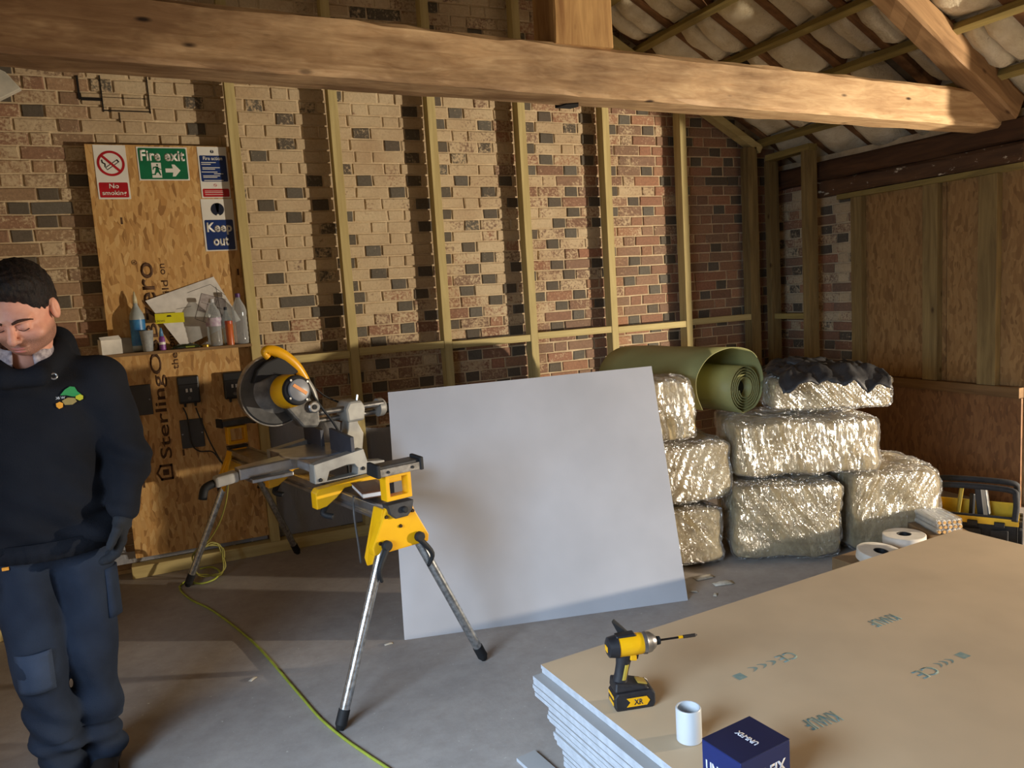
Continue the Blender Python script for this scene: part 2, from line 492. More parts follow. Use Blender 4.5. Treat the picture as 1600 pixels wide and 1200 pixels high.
BROWNS = [(150, 118, 88), (140, 110, 82), (128, 98, 74), (160, 130, 100), (138, 96, 72)]
BLUES = [(46, 49, 50), (38, 40, 42), (60, 63, 63), (52, 48, 46)]
def bricklay(wall, axis, u0, u1, z0, z1, fixed, clip, wash, npick, seed, hide=lambda a, z: False):
    rng = random.Random(seed); items = []
    HC, LS, LH, J = .0785, .222, .106, .010
    k = 0; z = z0
    while z < z1:
        u = u0 - (LS+LH+2*J)*rng.choice((.0, .02)) - (0 if k % 2 else (LS+J)/2+(LH+J)/2) - rng.random()*.03
        head = False
        while u < u1:
            L = (LH if head else LS)*(1+rng.uniform(-.05, .05))
            a0, a1 = max(u, u0), min(u+L, u1)
            if a1-a0 > .03:
                c = (a0+a1)/2; zc = z+HC/2
                if clip(c, zc):
                    dark = rng.random() < ((.68 if c > .9 else .5) if head else .015) * (1 if c > .2 else .6)
                    col = lin(rng.choice(BLUES if dark else (BROWNS if axis == 'x' and c < -.2 else REDS))); f = rng.uniform(.8, 1.15)
                    wa = wash(c, zc, dark, rng)
                    items.append((c, zc, a1-a0-J*.25, HC-J+rng.uniform(-.002, .002), rng.uniform(-.004, .003), (col[0]*f, col[1]*f, col[2]*f, wa)))
            u += L+J; head = not head
        z += HC; k += 1
    def area(it):
        c, zc, L, H = it[:4]
        w = [(c-L/2, zc-H/2), (c+L/2, zc-H/2), (c+L/2, zc+H/2), (c-L/2, zc+H/2)]
        P = [proj((a, fixed, q) if axis == 'x' else (fixed, a, q)) for a, q in w]
        if not all(-5 < p[0] < 1605 and -5 < p[1] < 1205 for p in P) or hide(c, zc): return 0
        return abs(sum(P[i][0]*P[(i+1) % 4][1]-P[(i+1) % 4][0]*P[i][1] for i in range(4)))/2
    items.sort(key=area, reverse=True)
    rest_v, rest_f, rest_c = [], [], []
    for i, (c, zc, L, H, j, col) in enumerate(items):
        p = (c, fixed, zc) if axis == 'x' else (fixed, c, zc)
        if i < npick and area(items[i]) > 0:
            vs, fs = brick_mesh((0, 0, 0), L, H, .03, j, rng, axis)
            me = bpy.data.meshes.new('brick'); me.from_pydata(vs, [], fs); me.materials.append(M_BRICK)
            tint_layer(me, [col]*len(vs))
            b = bpy.data.objects.new('brick', me); link(b, wall); b.location = p
        else:
            vs, fs = brick_mesh(p, L, H, .03, j, rng, axis); o = len(rest_v)
            rest_v += vs; rest_f += [[q+o for q in f] for f in fs]; rest_c += [col]*len(vs)
    if rest_v:
        me = bpy.data.meshes.new('brickwork'); me.from_pydata(rest_v, [], rest_f); me.materials.append(M_BRICK)
        tint_layer(me, rest_c)
        b = bpy.data.objects.new('brickwork', me); link(b, wall); b['kind'] = 'stuff'
def wash_back(c, z, dark, rng):
    cov = 1.12-max(0, (c-1.2))*.19 - max(0, 1.95-z)*.34 - (.34 if c < -.25 else 0) - (.10 if c > 3.6 else 0)
    if 2.6 < c < 3.9 and z > 1.9: cov += .08*math.sin(z*9+c*5)
    if dark: cov -= (.42+.3*rng.random() if z < 2.45 else .25+.3*rng.random())
    if c < -.3: cov -= .08
    return cov*.8-.10+rng.uniform(-.15, .13)
def hide_back(c, z):
    x, y = proj((c, YB, z))
    if -.3 < c < .4 and z < 2.6: return True
    if 0 <= x < 150 and y > 560: return True
    if 610 < x < 1020 and y > 600: return True
    if y > 640 and x > 420: return True
    return False
bricklay(wall_back, 'x', XL-.05, XR+.05, .02, 4.4, YB, lambda c, z: z < roof(c)+.12, wash_back, 300, 3, hide_back)
# dark open joints round the old blocked socket high on the left
mj = MB()
for x0, y0, x1, y1 in ((118, 118, 126, 155), (156, 118, 161, 175), (228, 120, 236, 178), (126, 152, 160, 158), (162, 172, 236, 176), (186, 176, 189, 192), (161, 152, 230, 155)):
    a = Yp(x0, y0, YB-.001); b = Yp(x1, y1, YB-.001)
    mj.bx(a.x, b.x, YB-.0075, YB+.008, b.z, a.z)
mj.build('open_joint', pm('open_joint', (26, 20, 16), rough=1), wall_back)

# ---- right-hand wall: brick return, old plates, studs, boards; it ends at the wide opening
YJ = 3.10
M_SILL = wood('sill_timber', (128, 98, 62), (88, 64, 38), 1, 6, long=.08)
wall_right = struct(MB().bx(XR+.012, XR+.30, YJ, YB+.3, -.1, roof(XR)+.02).build('wall_right', M_MORTAR))
bricklay(wall_right, 'y', 4.3, YB, .02, 2.3, XR, lambda c, z: True, lambda c, z, d, r: (.42 if z > 1.15 else .2)+r.uniform(-.25, .3), 90, 5, lambda c, z: z < .9)
for i, (a, b) in enumerate(((3.11, 3.66), (3.665, 4.46))):
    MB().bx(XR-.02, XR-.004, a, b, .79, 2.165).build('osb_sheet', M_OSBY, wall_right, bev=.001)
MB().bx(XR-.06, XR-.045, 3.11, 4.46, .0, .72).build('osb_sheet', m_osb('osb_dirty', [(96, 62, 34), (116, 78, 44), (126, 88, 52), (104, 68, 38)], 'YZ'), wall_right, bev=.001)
MB().bx(XR-.085, XR-.0, 3.11, 4.47, .722, .79).build('sill_rail', M_SILL, wall_right, bev=.003)
for px0, px1 in ((1330, 1346), (1441, 1464), (1527, 1556)):
    y0 = Xp(px0, 450, XR-.075).y; y1 = Xp(px1, 450, XR-.075).y
    MB().bx(XR-.075, XR-.021, y1, y0, .791, 2.16).build('stud', M_POST, wall_right, bev=.002)
MB().bx(XR-.078, XR-.0, 3.11, 4.56, 2.161, 2.2).build('head_rail', M_STUDY, wall_right, bev=.002)
def hewn(name, a, b, w, h, mat, parent, amp=.006, step=.12, cham=.02, seed=0, up=(0, 0, 1)):
    """rough-sawn old timber: a loft with waney arrises"""
    a = Vector(a); b = Vector(b); t = (b-a).normalized(); s = t.cross(Vector(up)).normalized(); u = s.cross(t)
    n = max(2, int((b-a).length/step)); m = MB(); vs = []
    sec = [(-1, -1, 0, 1), (-1, -1, 1, 0), (1, -1, -1, 0), (1, -1, 0, 1), (1, 1, 0, -1), (1, 1, -1, 0), (-1, 1, 1, 0), (-1, 1, 0, -1)]
    L = (b-a).length
    for k in range(n+1):
        c = a.lerp(b, k/n)
        for q, (i, j, ci, cj) in enumerate(sec):
            cc = cham*(1+.7*fbm((k*.35+seed*9, q*3.1, seed), 1))
            d1 = amp*fbm((k*.6, q*1.7, seed*3.3), 1.0); d2 = amp*fbm((k*.6, q*1.7+50, seed*3.3), 1.0)
            vs.append(Vector(((k/n-.5)*L, (i*w/2+ci*cc+d1), (j*h/2+cj*cc+d2))))
    fs = [(k*8+i, k*8+(i+1) % 8, (k+1)*8+(i+1) % 8, (k+1)*8+i) for k in range(n) for i in range(8)]
    fs += [tuple(range(7, -1, -1)), tuple(range(n*8, n*8+8))]
    m.add(vs, fs)
    o = m.build(name, mat, parent)
    c = (a+b)/2
    if parent is not None: c = c-parent.location
    Rm = Matrix(((t.x, -s.x, u.x), (t.y, -s.y, u.y), (t.z, -s.z, u.z)))
    o.location = c; o.rotation_euler = Rm.to_euler()
    return o
M_PLATE = wood('dark_wall_plate', (92, 62, 40), (50, 34, 24), 0, 5)
def m_flecked():
    m = wood('flecked_plate', (98, 70, 48), (58, 42, 32), 0, 5); nt = m.node_tree; b = nt.nodes['Principled BSDF']
    src = b.inputs['Base Color'].links[0].from_socket
    f = ramp(nt, noise(nt, coords(nt, (.5, 1, 1)), 16, 5, .7), [(.60, (0, 0, 0)), (.66, (1, 1, 1))])
    nt.links.new(mixc(nt, f, src, lin((190, 180, 160))), b.inputs['Base Color'])
    return m
hewn('wall_plate', (XR-.02, YJ, 2.405), (XR-.02, YB-.02, 2.405), .16, .15, M_PLATE, wall_right, seed=1)
hewn('wall_plate', (XR-.03, YJ, 2.265), (XR-.03, 4.80, 2.265), .14, .12, m_flecked(), wall_right, seed=2)

# ---- unseen left and front walls, closing the room; the left one has the window that gives the daylight
def plain_wall(name, boxes, mat=M_MORTAR):
    m = MB()
    for b in boxes: m.bx(*b)
    return struct(m.build(name, mat))
WY0, WY1, WZ0, WZ1 = -.2, 1.7, 1.0, 2.1
plain_wall('wall_left', [(XL-.25, XL, YF, WY0, 0, 2.5), (XL-.25, XL, WY1, YB+.3, 0, 2.5), (XL-.25, XL, WY0, WY1, 0, WZ0), (XL-.25, XL, WY0, WY1, WZ1, 2.5)])
m = MB()
m.prism([(XL-.2, YF, 0), (XR+.3, YF, 0), (XR+.3, YF, roof(XR)+.1), (RX, YF, ZT), (XL-.2, YF, roof(XL)+.1)], (0, -.2, 0))
struct(m.build('wall_front', M_MORTAR))
plain_wall('wall_right_lintel_and_blocker', [(XR+.2, XR+.3, 2.66, YJ, 0, 2.28), (XR+.2, XR+.3, 2.02, 2.66, 1.86, 2.28), (XR+.012, XR+.3, YF, YJ, 2.28, 2.5), (XR+.012, XR+.3, YF, -.6, 0, 2.28)])  # outer leaf and haunch are unseen, added to shade back wall and beam end
m = MB()
for a in ((XL-.12, XL-.06, WY0, WY0+.05, WZ0, WZ1), (XL-.12, XL-.06, WY1-.05, WY1, WZ0, WZ1), (XL-.12, XL-.06, WY0, WY1, WZ0, WZ0+.05), (XL-.12, XL-.06, WY0, WY1, WZ1-.05, WZ1)): m.bx(*a)
struct(m.build('window_1', pm('window_paint', (210, 208, 200), rough=.5)))

# ---- roof: deck, rafters, battens and lumpy insulation between them
m = MB(); up = .20
m.prism([(RX-.02, YF-.2, roof(RX)+up), (XR+.5, YF-.2, roof(XR+.5)+up), (XR+.5, YF-.2, roof(XR+.5)+up+.06), (RX, YF-.2, roof(RX)+up+.06)], (0, YB-YF+.5, 0))
m.prism([(RX+.02, YF-.2, roof(RX)+up), (XL-.5, YF-.2, roof(XL-.5)+up), (XL-.5, YF-.2, roof(XL-.5)+up+.06), (RX, YF-.2, roof(RX)+up+.06)], (0, YB-YF+.5, 0))
ceiling = struct(m.build('ceiling', pm('roof_underlay', (92, 80, 62), (64, 54, 42), 5, .9)))
RAFT_Y = [5.12-.385*i for i in range(9)]
for i, y in enumerate(RAFT_Y):
    for xa, xb in ((RX+.05, 5.28),):
        a = Vector((xa, y, roof(xa)))+RN*.105; b = Vector((xb, y, roof(xb)))+RN*.105
        hewn('rafter', a, b,   .072, .10, M_OLD, ceiling, amp=.004, step=.3, cham=.006, seed=10+i, up=RN)
for i, x in enumerate((2.3, 2.7, 3.1, 3.5, 3.905, 4.29, 4.70)):
    c = Vector((x, 0, roof(x)))+RN*.026
    m = MB(); m.bar((0, -2.5-0, 0), (0, 5.22, 0), .05, .048, up=RN)
    o = m.build('batten', M_STUDY, ceiling, bev=.002); o.location = c
def m_wool():
    m, nt, b = newmat('fleece_insulation'); v = coords(nt)
    c = ramp(nt, noise(nt, v, 7, 5, .65), [(.3, lin((240, 230, 206))), (.7, lin((212, 196, 162)))])
    d = ramp(nt, noise(nt, v, 26, 3, .6), [(.66, (1, 1, 1)), (.76, (.45, .4, .32))])
    c = mixc(nt, .7, c, d, 'MULTIPLY')
    nt.links.new(c, b.inputs['Base Color']); b.inputs['Roughness'].default_value = .95; b.inputs['Specular IOR Level'].default_value = .1
    bump(nt, b, noise(nt, v, 45, 6, .75), .9, .02)
    return m
M_WOOL = m_wool()
rng = random.Random(11)
XB = [2.7, 3.1, 3.5, 3.905, 4.29, 4.70, 5.12]
for i in range(len(RAFT_Y)-1):
    for k in range(len(XB)-1):
        y1, y0 = RAFT_Y[i]-.034, RAFT_Y[i+1]+.034
        xa, xb = XB[k]+.01, XB[k+1]-.01
        sag = rng.choice((.0, .02, .035, .05, .06)); sk = rng.uniform(-.05, .05); ty = rng.uniform(-.3, .3)
        sp = rng.random() < .45
        parts = [(0, 1)] if not sp else [(0, .52), (.54, 1)]
        for a, b in parts:
            if rng.random() < .06: continue
            ya, yb = y0+(y1-y0)*a, y0+(y1-y0)*b; s = rng.random()*40; tw = rng.uniform(-.025, .025)
            nu, nv = 9, 9
            def fn(u, v, flip=0):
                x = xa+(xb-xa)*u; y = ya+(yb-ya)*v
                bul = (1-(2*u-1)**4)*(1-(2*v-1)**4)
                h = .085 - (.03+sag)*bul - .018*fbm((x*4+s, y*4, s), 1.6)*(.4+bul) + tw*(2*v-1)
                return Vector((x, y, roof(x)))+RN*max(h, .0 if sag else .02)
            m = MB()
            top = lambda u, v: Vector((xa+(xb-xa)*u, ya+(yb-ya)*v, roof(xa+(xb-xa)*u)))+RN*.165
            m.grid(nu, nv, fn); m.grid(nu, nv, top)
            ed = [(i_, 0) for i_ in range(nu)]+[(nu-1, j_) for j_ in range(1, nv)]+[(i_, nv-1) for i_ in range(nu-2, -1, -1)]+[(0, j_) for j_ in range(nv-2, 0, -1)]
            q = [j_*nu+i_ for i_, j_ in ed]
            m.add([], []); 
            for e in range(len(q)):
                m.f.append([q[e], q[(e+1) % len(q)], q[(e+1) % len(q)]+nu*nv, q[e]+nu*nv]); m.m.append(0)
            m.build('insulation_batt', M_WOOL, ceiling, smooth=True, autos=1.0)

# ---- roof truss
tr = thing('roof_truss', 'old roof truss with a heavy sawn tie beam and king post crossing the room', 'roof truss', (RX, 3.1, 2.43))
def m_beam():
    m, nt, b = newmat('tie_beam_pine')
    v = coords(nt, (.16, 1, 1)); g = noise(nt, v, 30, 7, .62, 1.2); w = noise(nt, coords(nt, (.1, 1, 1)), 9, 3, .5, 2.5)
    c = ramp(nt, g, [(.25, lin((216, 186, 144))), (.75, lin((176, 140, 100)))])
    c = mixc(nt, .55, c, ramp(nt, w, [(.35, (1, 1, 1)), (.62, (.52, .43, .34))]), 'MULTIPLY')
    tc = nt.nodes.new('ShaderNodeTexCoord'); sx = nt.nodes.new('ShaderNodeSeparateXYZ'); nt.links.new(tc.outputs['Object'], sx.inputs[0])
    # the left part is dirtier and browner, the right part freshly cleaned
    n = noise(nt, coords(nt, (.5, 1.5, 1.5)), 2.6, 5, .65)
    ad = nt.nodes.new('ShaderNodeMath'); ad.operation = 'MULTIPLY_ADD'; ad.inputs[1].default_value = .10; ad.inputs[2].default_value = 0
    nt.links.new(sx.outputs[0], ad.inputs[0])
    a2 = nt.nodes.new('ShaderNodeMath'); a2.operation = 'SUBTRACT'; nt.links.new(n, a2.inputs[0]); nt.links.new(ad.outputs[0], a2.inputs[1])
    c = mixc(nt, .8, c, ramp(nt, a2.outputs[0], [(.42, (1, 1, 1)), (.72, lin((112, 88, 66)))]), 'MULTIPLY')
    vo = nt.nodes.new('ShaderNodeTexVoronoi'); vo.inputs['Scale'].default_value = 7; nt.links.new(coords(nt, (.55, 1, 1.6)), vo.inputs['Vector'])
    sel = ramp(nt, noise(nt, coords(nt), 1.6, 2), [(.44, (0, 0, 0)), (.5, (1, 1, 1))])
    k = ramp(nt, vo.outputs['Distance'], [(.06, (.10, .07, .05)), (.13, (1, 1, 1))])
    c = mixc(nt, sel, c, mixc(nt, 1.0, c, k, 'MULTIPLY'))
    nt.links.new(c, b.inputs['Base Color']); b.inputs['Roughness'].default_value = .62; b.inputs['Specular IOR Level'].default_value = .3
    bump(nt, b, g, .35, .006)
    return m
M_BEAM = m_beam()
def by(x): return 2.985+.07*x
hewn('tie_beam', (XL, by(XL), 2.538), (XR-.02, by(XR), 2.538), .19, .215, M_BEAM, tr, amp=.005, step=.1, cham=.016, seed=3)
hewn('king_post', (1.785, by(1.785), 2.64), (1.785, by(1.785), 4.28), .20, .29, wood('king_post_pine', (206, 166, 108), (140, 98, 56), 0, 7), tr, amp=.004, cham=.006, seed=4, up=(1, 0, 0))
a = Vector((4.93, 3.20, roof(4.93)))-RN*.03; b = Vector((1.95, 3.12, roof(1.95)))-RN*.03
hewn('principal_rafter', a, b, .15, .15, wood('rafter_pine', (172, 138, 98), (118, 88, 58), 0, 6), tr, amp=.007, cham=.012, seed=5, up=RN)
a = Vector((XL+.1, 3.0, roof(XL+.1)))+Vector((.02, 0, -.03)); b = Vector((1.62, 3.1, roof(1.62)-.03))
hewn('principal_rafter', a, b, .15, .15, MATS['rafter_pine'], tr, amp=.007, cham=.012, seed=6, up=(-.5, 0, .87))
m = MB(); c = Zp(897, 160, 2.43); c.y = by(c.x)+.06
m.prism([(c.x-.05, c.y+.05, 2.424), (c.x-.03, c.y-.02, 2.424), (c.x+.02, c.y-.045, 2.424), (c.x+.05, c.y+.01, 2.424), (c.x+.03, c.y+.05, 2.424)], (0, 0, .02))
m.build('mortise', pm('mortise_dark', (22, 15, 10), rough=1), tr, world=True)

# ---- new stud frame in front of the brick
YS = 5.13
sf = thing('stud_frame', 'new treated timber stud frame standing against the brick wall', 'stud frame', (2.2, YS, 0))
SX = [Yp(px, 300, YS).x for px in (375, 532.5, 683.5, 822, 951.5, 1070.5)]+[Yp(1177, 300, YS).x]
for i, x in enumerate(SX):
    w = .058 if i < 6 else .10
    zt = roof(x)-.07
    m = MB().bx(-w/2, w/2, 0, .09, .076, zt)
    o = m.build('stud', M_STUD if i < 6 else M_POST, sf, bev=.002); o.location = (x-2.2, 0, 0)
zn = Yp(800, 530, YS).z
for i in range(6):
    a, b = SX[i]+.031, SX[i+1]-.031-(.02 if i == 5 else 0)
    zz = zn+(.006 if i % 2 else -.004)
    o = MB().bx(0, b-a, .004, .05, -.025, .025).build('noggin', M_STUDX, sf, bev=.002); o.location = (a-2.2, 0, zz)
o = MB().bx(0, 4.98, 0, .09, 0, .075).build('bottom_plate', M_STUDX, sf, bev=.003); o.location = (-.34-2.2, 0, 0)
a = Vector((1.9, 0, roof(1.9)-.034)); b = Vector((4.70, 0, roof(4.70)-.034))
m = MB().bar(a, b, .09, .06, up=RN); o = m.build('top_plate', M_STUDX, sf, bev=.002); o.location = (-2.2, .045, 0)

# ---- boxed frame in the right-hand corner
p1 = Yp(1212, 400, 5.08); p2 = Xp(1272, 400, 4.80)
cf = thing('corner_frame', 'dark pair of timber posts framed together in the far right corner', 'post frame', (p2.x, p2.y, 0))
t1 = Yp(1205, 242, 5.08).z; t2 = Yp(1270, 224, p2.y).z
MB().bx(p1.x-.05, p1.x+.05, p1.y, p1.y+.06, 0, t1-.05).build('post', M_POST, cf, bev=.002, world=True)
MB().bx(p2.x-.055, p2.x+.045, p2.y, p2.y+.07, 0, t2-.05).build('post', M_POST, cf, bev=.002, world=True)
MB().bar((p1.x-.02, p1.y+.03, t1-.025), (p2.x, p2.y-.005, t2-.025), .10, .05).build('head_rail', M_STUDY, cf, bev=.002, world=True)
zc = Yp(1240, 493, 4.95).z
MB().bar((p1.x, p1.y, zc), (p2.x, p2.y+.07, zc), .06, .045).build('noggin', M_STUDY, cf, bev=.002, world=True)

# ================================================================== board, signs and shelf on the left
M_WHITE = pm('sign_white', (226, 224, 216), (214, 211, 202), 4, .4)
M_RED = pm('sign_red', (178, 18, 32), rough=.4); M_GREEN = pm('sign_green', (8, 108, 70), rough=.4)
M_BLUE = pm('sign_blue', (14, 48, 110), rough=.4); M_NAVY = pm('sign_navy', (16, 28, 52), rough=.4)
M_BLK = pm('black_plastic', (22, 22, 24), (30, 30, 32), rough=.45); M_INK = pm('stamp_ink', (70, 46, 28), (92, 62, 36), 30, .8)
YO = 5.19                                        # face of the board
b0 = Yp(137, 225, YO); b1 = Yp(207, 874, YO)
OX0, OX1 = (b0.x+b1.x)/2, SX[0]-.031
osb = thing('strand_board', 'upright sheet of printed strand board fixed beside the first stud', 'strand board', ((OX0+OX1)/2, YO, b1.z))
MB().bx(OX0, OX1, YO, YO+.018, b1.z, b0.z).build('sheet', M_OSB, osb, world=True, bev=.001)
U, V = (0, 0, 1), (-1, 0, 0)                     # print that climbs the board
def stamp(s, x, y0, y1, h, bold=.012):
    a = Yp(x[0], y0, YO); b = Yp(x[1], y1, YO); c = (a+b)/2
    M = frame((c.x, YO-.0006, c.z), U, V)
    Mo = Matrix.Translation(Vector((-osb.location.x, -osb.location.y, -osb.location.z)))
    lettering('lettering', s, M_INK, osb, Mo @ M, w=abs(b.z-a.z), h=h, bold=bold)
stamp('SterlingOSB', (262, 240), 716, 505, .085); stamp('zero', (240, 226), 500, 410, .07)
for wd_, ya, yb, hh_ in (('the', 577, 551, .038), ('one', 542, 516, .026), ('to', 507, 490, .034), ('build', 481, 438, .038), ('on', 429, 412, .026)):
    stamp(wd_, (253+(ya-412)*.133, 253+(yb-412)*.133), ya, yb, hh_, .008)
stamp('®', (210, 209), 414, 406, .03, .004)
c = Yp(258, 738, YO); s = .062                        # house emblem: outline, roof and window
for pts in ([(-.8, -1), (-.8, .6), (-.55, .6), (-.55, -1)], [(.8, -1), (.8, .6), (.55, .6), (.55, -1)], [(-.8, -1), (.8, -1), (.8, -.75), (-.8, -.75)], [(-.8, .5), (.0, 1.1), (0, .8), (-.8, .25)], [(.8, .5), (0, 1.1), (0, .8), (.8, .25)], [(-.3, -.5), (.3, -.5), (.3, .25), (-.3, .25)]):
    MB().prism([(c.x-p[1]*s*.75, YO-.0008, c.z+p[0]*s) for p in pts], (0, .0006, 0)).build('print', M_INK, osb, world=True)
for x, y in ((225, 757), (287, 707), (190, 345), (372, 425)):
    c = Yp(x, y, YO); MB().bx(c.x-.006, c.x+.006, YO-.0008, YO, c.z-.02, c.z+.02).build('stain', M_INK, osb, world=True)

def sign(name, label, x0, y0, x1, y1):
    """plate between two corner pixels on the board's face; returns thing and a local frame 0..1"""
    a = Yp(x0, y0, YO-.003); b = Yp(x1, y1, YO-.003)
    t = thing(name, label, 'sign', ((a.x+b.x)/2, YO, b.z))
    MB().bx(a.x, b.x, YO-.003, YO-.0002, b.z, a.z).build('plate', M_WHITE, t, world=True, bev=.0008)
    w, h = b.x-a.x, a.z-b.z
    def pt(u, v, k=1): return Vector((a.x+u*w, YO-.003-.0005*k, a.z-v*h))
    def pan(u0, v0, u1, v1, mat, nm='panel', k=1):
        p, q = pt(u0, v0, k), pt(u1, v1, k)
        r = min(w, h)*.04; pts = []
        for cx, cz, a0 in ((q.x-r, p.z-r, 0), (p.x+r, p.z-r, 90), (p.x+r, q.z+r, 180), (q.x-r, q.z+r, 270)):
            pts += [(cx+r*math.cos(math.radians(a0+i*30)), p.y, cz+r*math.sin(math.radians(a0+i*30))) for i in range(4)]
        MB().prism(pts, (0, .0005, 0)).build(nm, mat, t, world=True)
    def txt(s, u0, v0, u1, v1, mat, k=2, bold=.018):
        p, q = pt(u0, v0, k), pt(u1, v1, k); c = (p+q)/2
        L = Matrix.Translation(-t.location)
        lettering('lettering', s, mat, t, L @ frame((c.x, c.y, c.z), (1, 0, 0), (0, 0, 1)), w=q.x-p.x, h=p.z-q.z, depth=.0004, bold=bold)
    def poly(pts, mat, nm='symbol', k=2):
        MB().prism([pt(u, v, k) for u, v in pts], (0, .0004, 0)).build(nm, mat, t, world=True)
    def disc(u, v, r, mat, nm='symbol', k=2, hole=0):
        n = 40; c = pt(u, v, k); m = MB()
        A = [(c.x+r*w*math.cos(2*PI*i/n), c.y, c.z+r*w*math.sin(2*PI*i/n)) for i in range(n)]
        if hole:
            B = [(c.x+hole*w*math.cos(2*PI*i/n), c.y, c.z+hole*w*math.sin(2*PI*i/n)) for i in range(n)]; m.ring(A, B, (0, .0004, 0))
        else: m.prism(A, (0, .0004, 0))
        m.build(nm, mat, t, world=True)
    return t, pan, txt, poly, disc, w/h
# no smoking
t, pan, txt, poly, disc, asp = sign('no_smoking_sign', 'white and red no smoking sign with a struck-out cigarette', 144, 226, 205, 311)
pan(.05, .69, .95, .97, M_RED); txt('No', .36, .71, .66, .80, M_WHITE); txt('smoking', .12, .84, .88, .95, M_WHITE)
disc(.5, .34, .43, M_RED, hole=.35)
def rot(pts, ang, u, v):
    c, s = math.cos(ang), math.sin(ang)
    return [(u+(x*c-y*s), v+(x*s+y*c)*asp) for x, y in pts]
poly(rot([(-.22, -.055), (.27, -.055), (.27, .055), (-.22, .055)], -.62, .52, .37), M_BLK, 'cigarette', 2)
poly(rot([(-.2, -.03), (.22, -.03), (.22, .03), (-.2, .03)], -.62, .52, .37), M_WHITE, 'cigarette', 3)
poly(rot([(-.19, -.06), (-.1, -.02), (-.02, -.06), (.06, 0), (.06, .05), (-.02, -.01), (-.1, .03), (-.19, -.01)], 1.0, .30, .37), M_BLK, 'smoke', 2)
poly(rot([(-.4, -.04), (.4, -.04), (.4, .04), (-.4, .04)], .78, .5, .34), M_RED, 'bar', 4)
# fire exit
t, pan, txt, poly, disc, asp = sign('fire_exit_sign', 'green fire exit sign with running figure and arrow pointing right', 212, 229, 297, 282)
pan(.025, .035, .975, .965, M_GREEN); txt('Fire exit', .06, .09, .94, .42, M_WHITE, bold=.03)
poly([(.26, .47), (.45, .47), (.45, .92), (.26, .92)], M_WHITE, 'doorway')
poly([(.53, .64), (.68, .64), (.66, .52), (.72, .52), (.83, .70), (.72, .88), (.66, .88), (.68, .76), (.53, .76)], M_WHITE, 'arrow')
disc(.375, .535, .020, M_GREEN, 'figure', 3)
poly([(.35, .58), (.39, .58), (.41, .72), (.44, .84), (.42, .86), (.38, .76), (.345, .78), (.33, .84), (.25, .84), (.25, .81), (.31, .80), (.33, .70)], M_GREEN, 'figure', 3)
poly([(.29, .60), (.35, .58), (.44, .66), (.46, .66), (.46, .68), (.43, .68), (.36, .62), (.31, .63), (.29, .69), (.275, .68)], M_GREEN, 'figure', 3)
# fire action
t, pan, txt, poly, disc, asp = sign('fire_action_sign', 'blue and red fire action notice above the keep out sign', 307, 229, 361, 309)
pan(.05, .17, .96, .68, M_BLUE); pan(.05, .82, .96, .98, M_RED); disc(.5, .095, .06, M_NAVY)
txt('!', .488, .06, .512, .13, M_WHITE, 3); txt('Fire action', .17, .19, .83, .26, M_WHITE)
for k, (u0, u1, v) in enumerate(((.1, .6, .30), (.1, .42, .335), (.12, .72, .40), (.12, .55, .43), (.08, .62, .485), (.5, .82, .52), (.12, .7, .56), (.12, .6, .59), (.14, .8, .65))):
    poly([(u0, v), (u1, v), (u1, v+.014), (u0, v+.014)], M_WHITE, 'text_line')
for v in (.86, .89, .93): poly([(.12, v), (.75, v), (.75, v+.009), (.12, v+.009)], M_WHITE, 'text_line')
disc(.5, .75, .055, M_RED, hole=.045); poly(rot([(-.05, -.006), (.05, -.006), (.05, .006), (-.05, .006)], .78, .5, .75), M_RED, 'bar', 3)
# keep out
t, pan, txt, poly, disc, asp = sign('keep_out_sign', 'blue and white keep out sign with an exclamation mark', 313, 311, 371, 391)
pan(.05, .40, .95, .98, M_BLUE); disc(.5, .2, .21, M_NAVY)
poly([(.43, .06), (.57, .06), (.53, .255), (.47, .255)], M_WHITE); disc(.5, .315, .042, M_WHITE, k=3)
txt('Keep', .10, .45, .90, .69, M_WHITE, bold=.03); txt('out', .26, .73, .76, .90, M_WHITE, bold=.03)

# ---- shelf and what stands on it
sz = Yp(285, 545, 5.06).z
s0, s1 = Yp(152, 540, 5.06).x, SX[0]-.032
sh = tag(MB().bx(s0, s1, 5.035, YO-.0008, sz-.018, sz).build('shelf', wood('shelf_board', (150, 120, 84), (104, 80, 52), 0, 6), bev=.001), 'thin wooden shelf on the strand board crowded with bottles and packets', 'shelf')
def onshelf(px, y=5.10): return Vector((Yp(px, 540, y).x, y, sz))
def m_clear(name, col=(.92, .96, .98), rough=.06, alpha=.28):
    m, nt, b = newmat(name)
    tr_ = nt.nodes.new('ShaderNodeBsdfTransparent'); tr_.inputs[0].default_value = (*col, 1)
    gl = nt.nodes.new('ShaderNodeBsdfPrincipled'); gl.inputs['Base Color'].default_value = (*[v*.6 for v in col], 1); gl.inputs['Roughness'].default_value = rough
    mx = nt.nodes.new('ShaderNodeMixShader'); lw = nt.nodes.new('ShaderNodeLayerWeight'); lw.inputs['Blend'].default_value = .35
    mp = nt.nodes.new('ShaderNodeMapRange'); mp.inputs['To Min'].default_value = alpha; mp.inputs['To Max'].default_value = .85
    nt.links.new(lw.outputs['Facing'], mp.inputs[0]); nt.links.new(mp.outputs[0], mx.inputs[0])
    nt.links.new(tr_.outputs[0], mx.inputs[1]); nt.links.new(gl.outputs[0], mx.inputs[2])
    nt.links.new(mx.outputs[0], nt.nodes['Material Output'].inputs['Surface'])
    nt.links.new(noise(nt, coords(nt), 3), gl.inputs['Coat Weight'])
    return m
M_PET = m_clear('clear_plastic')
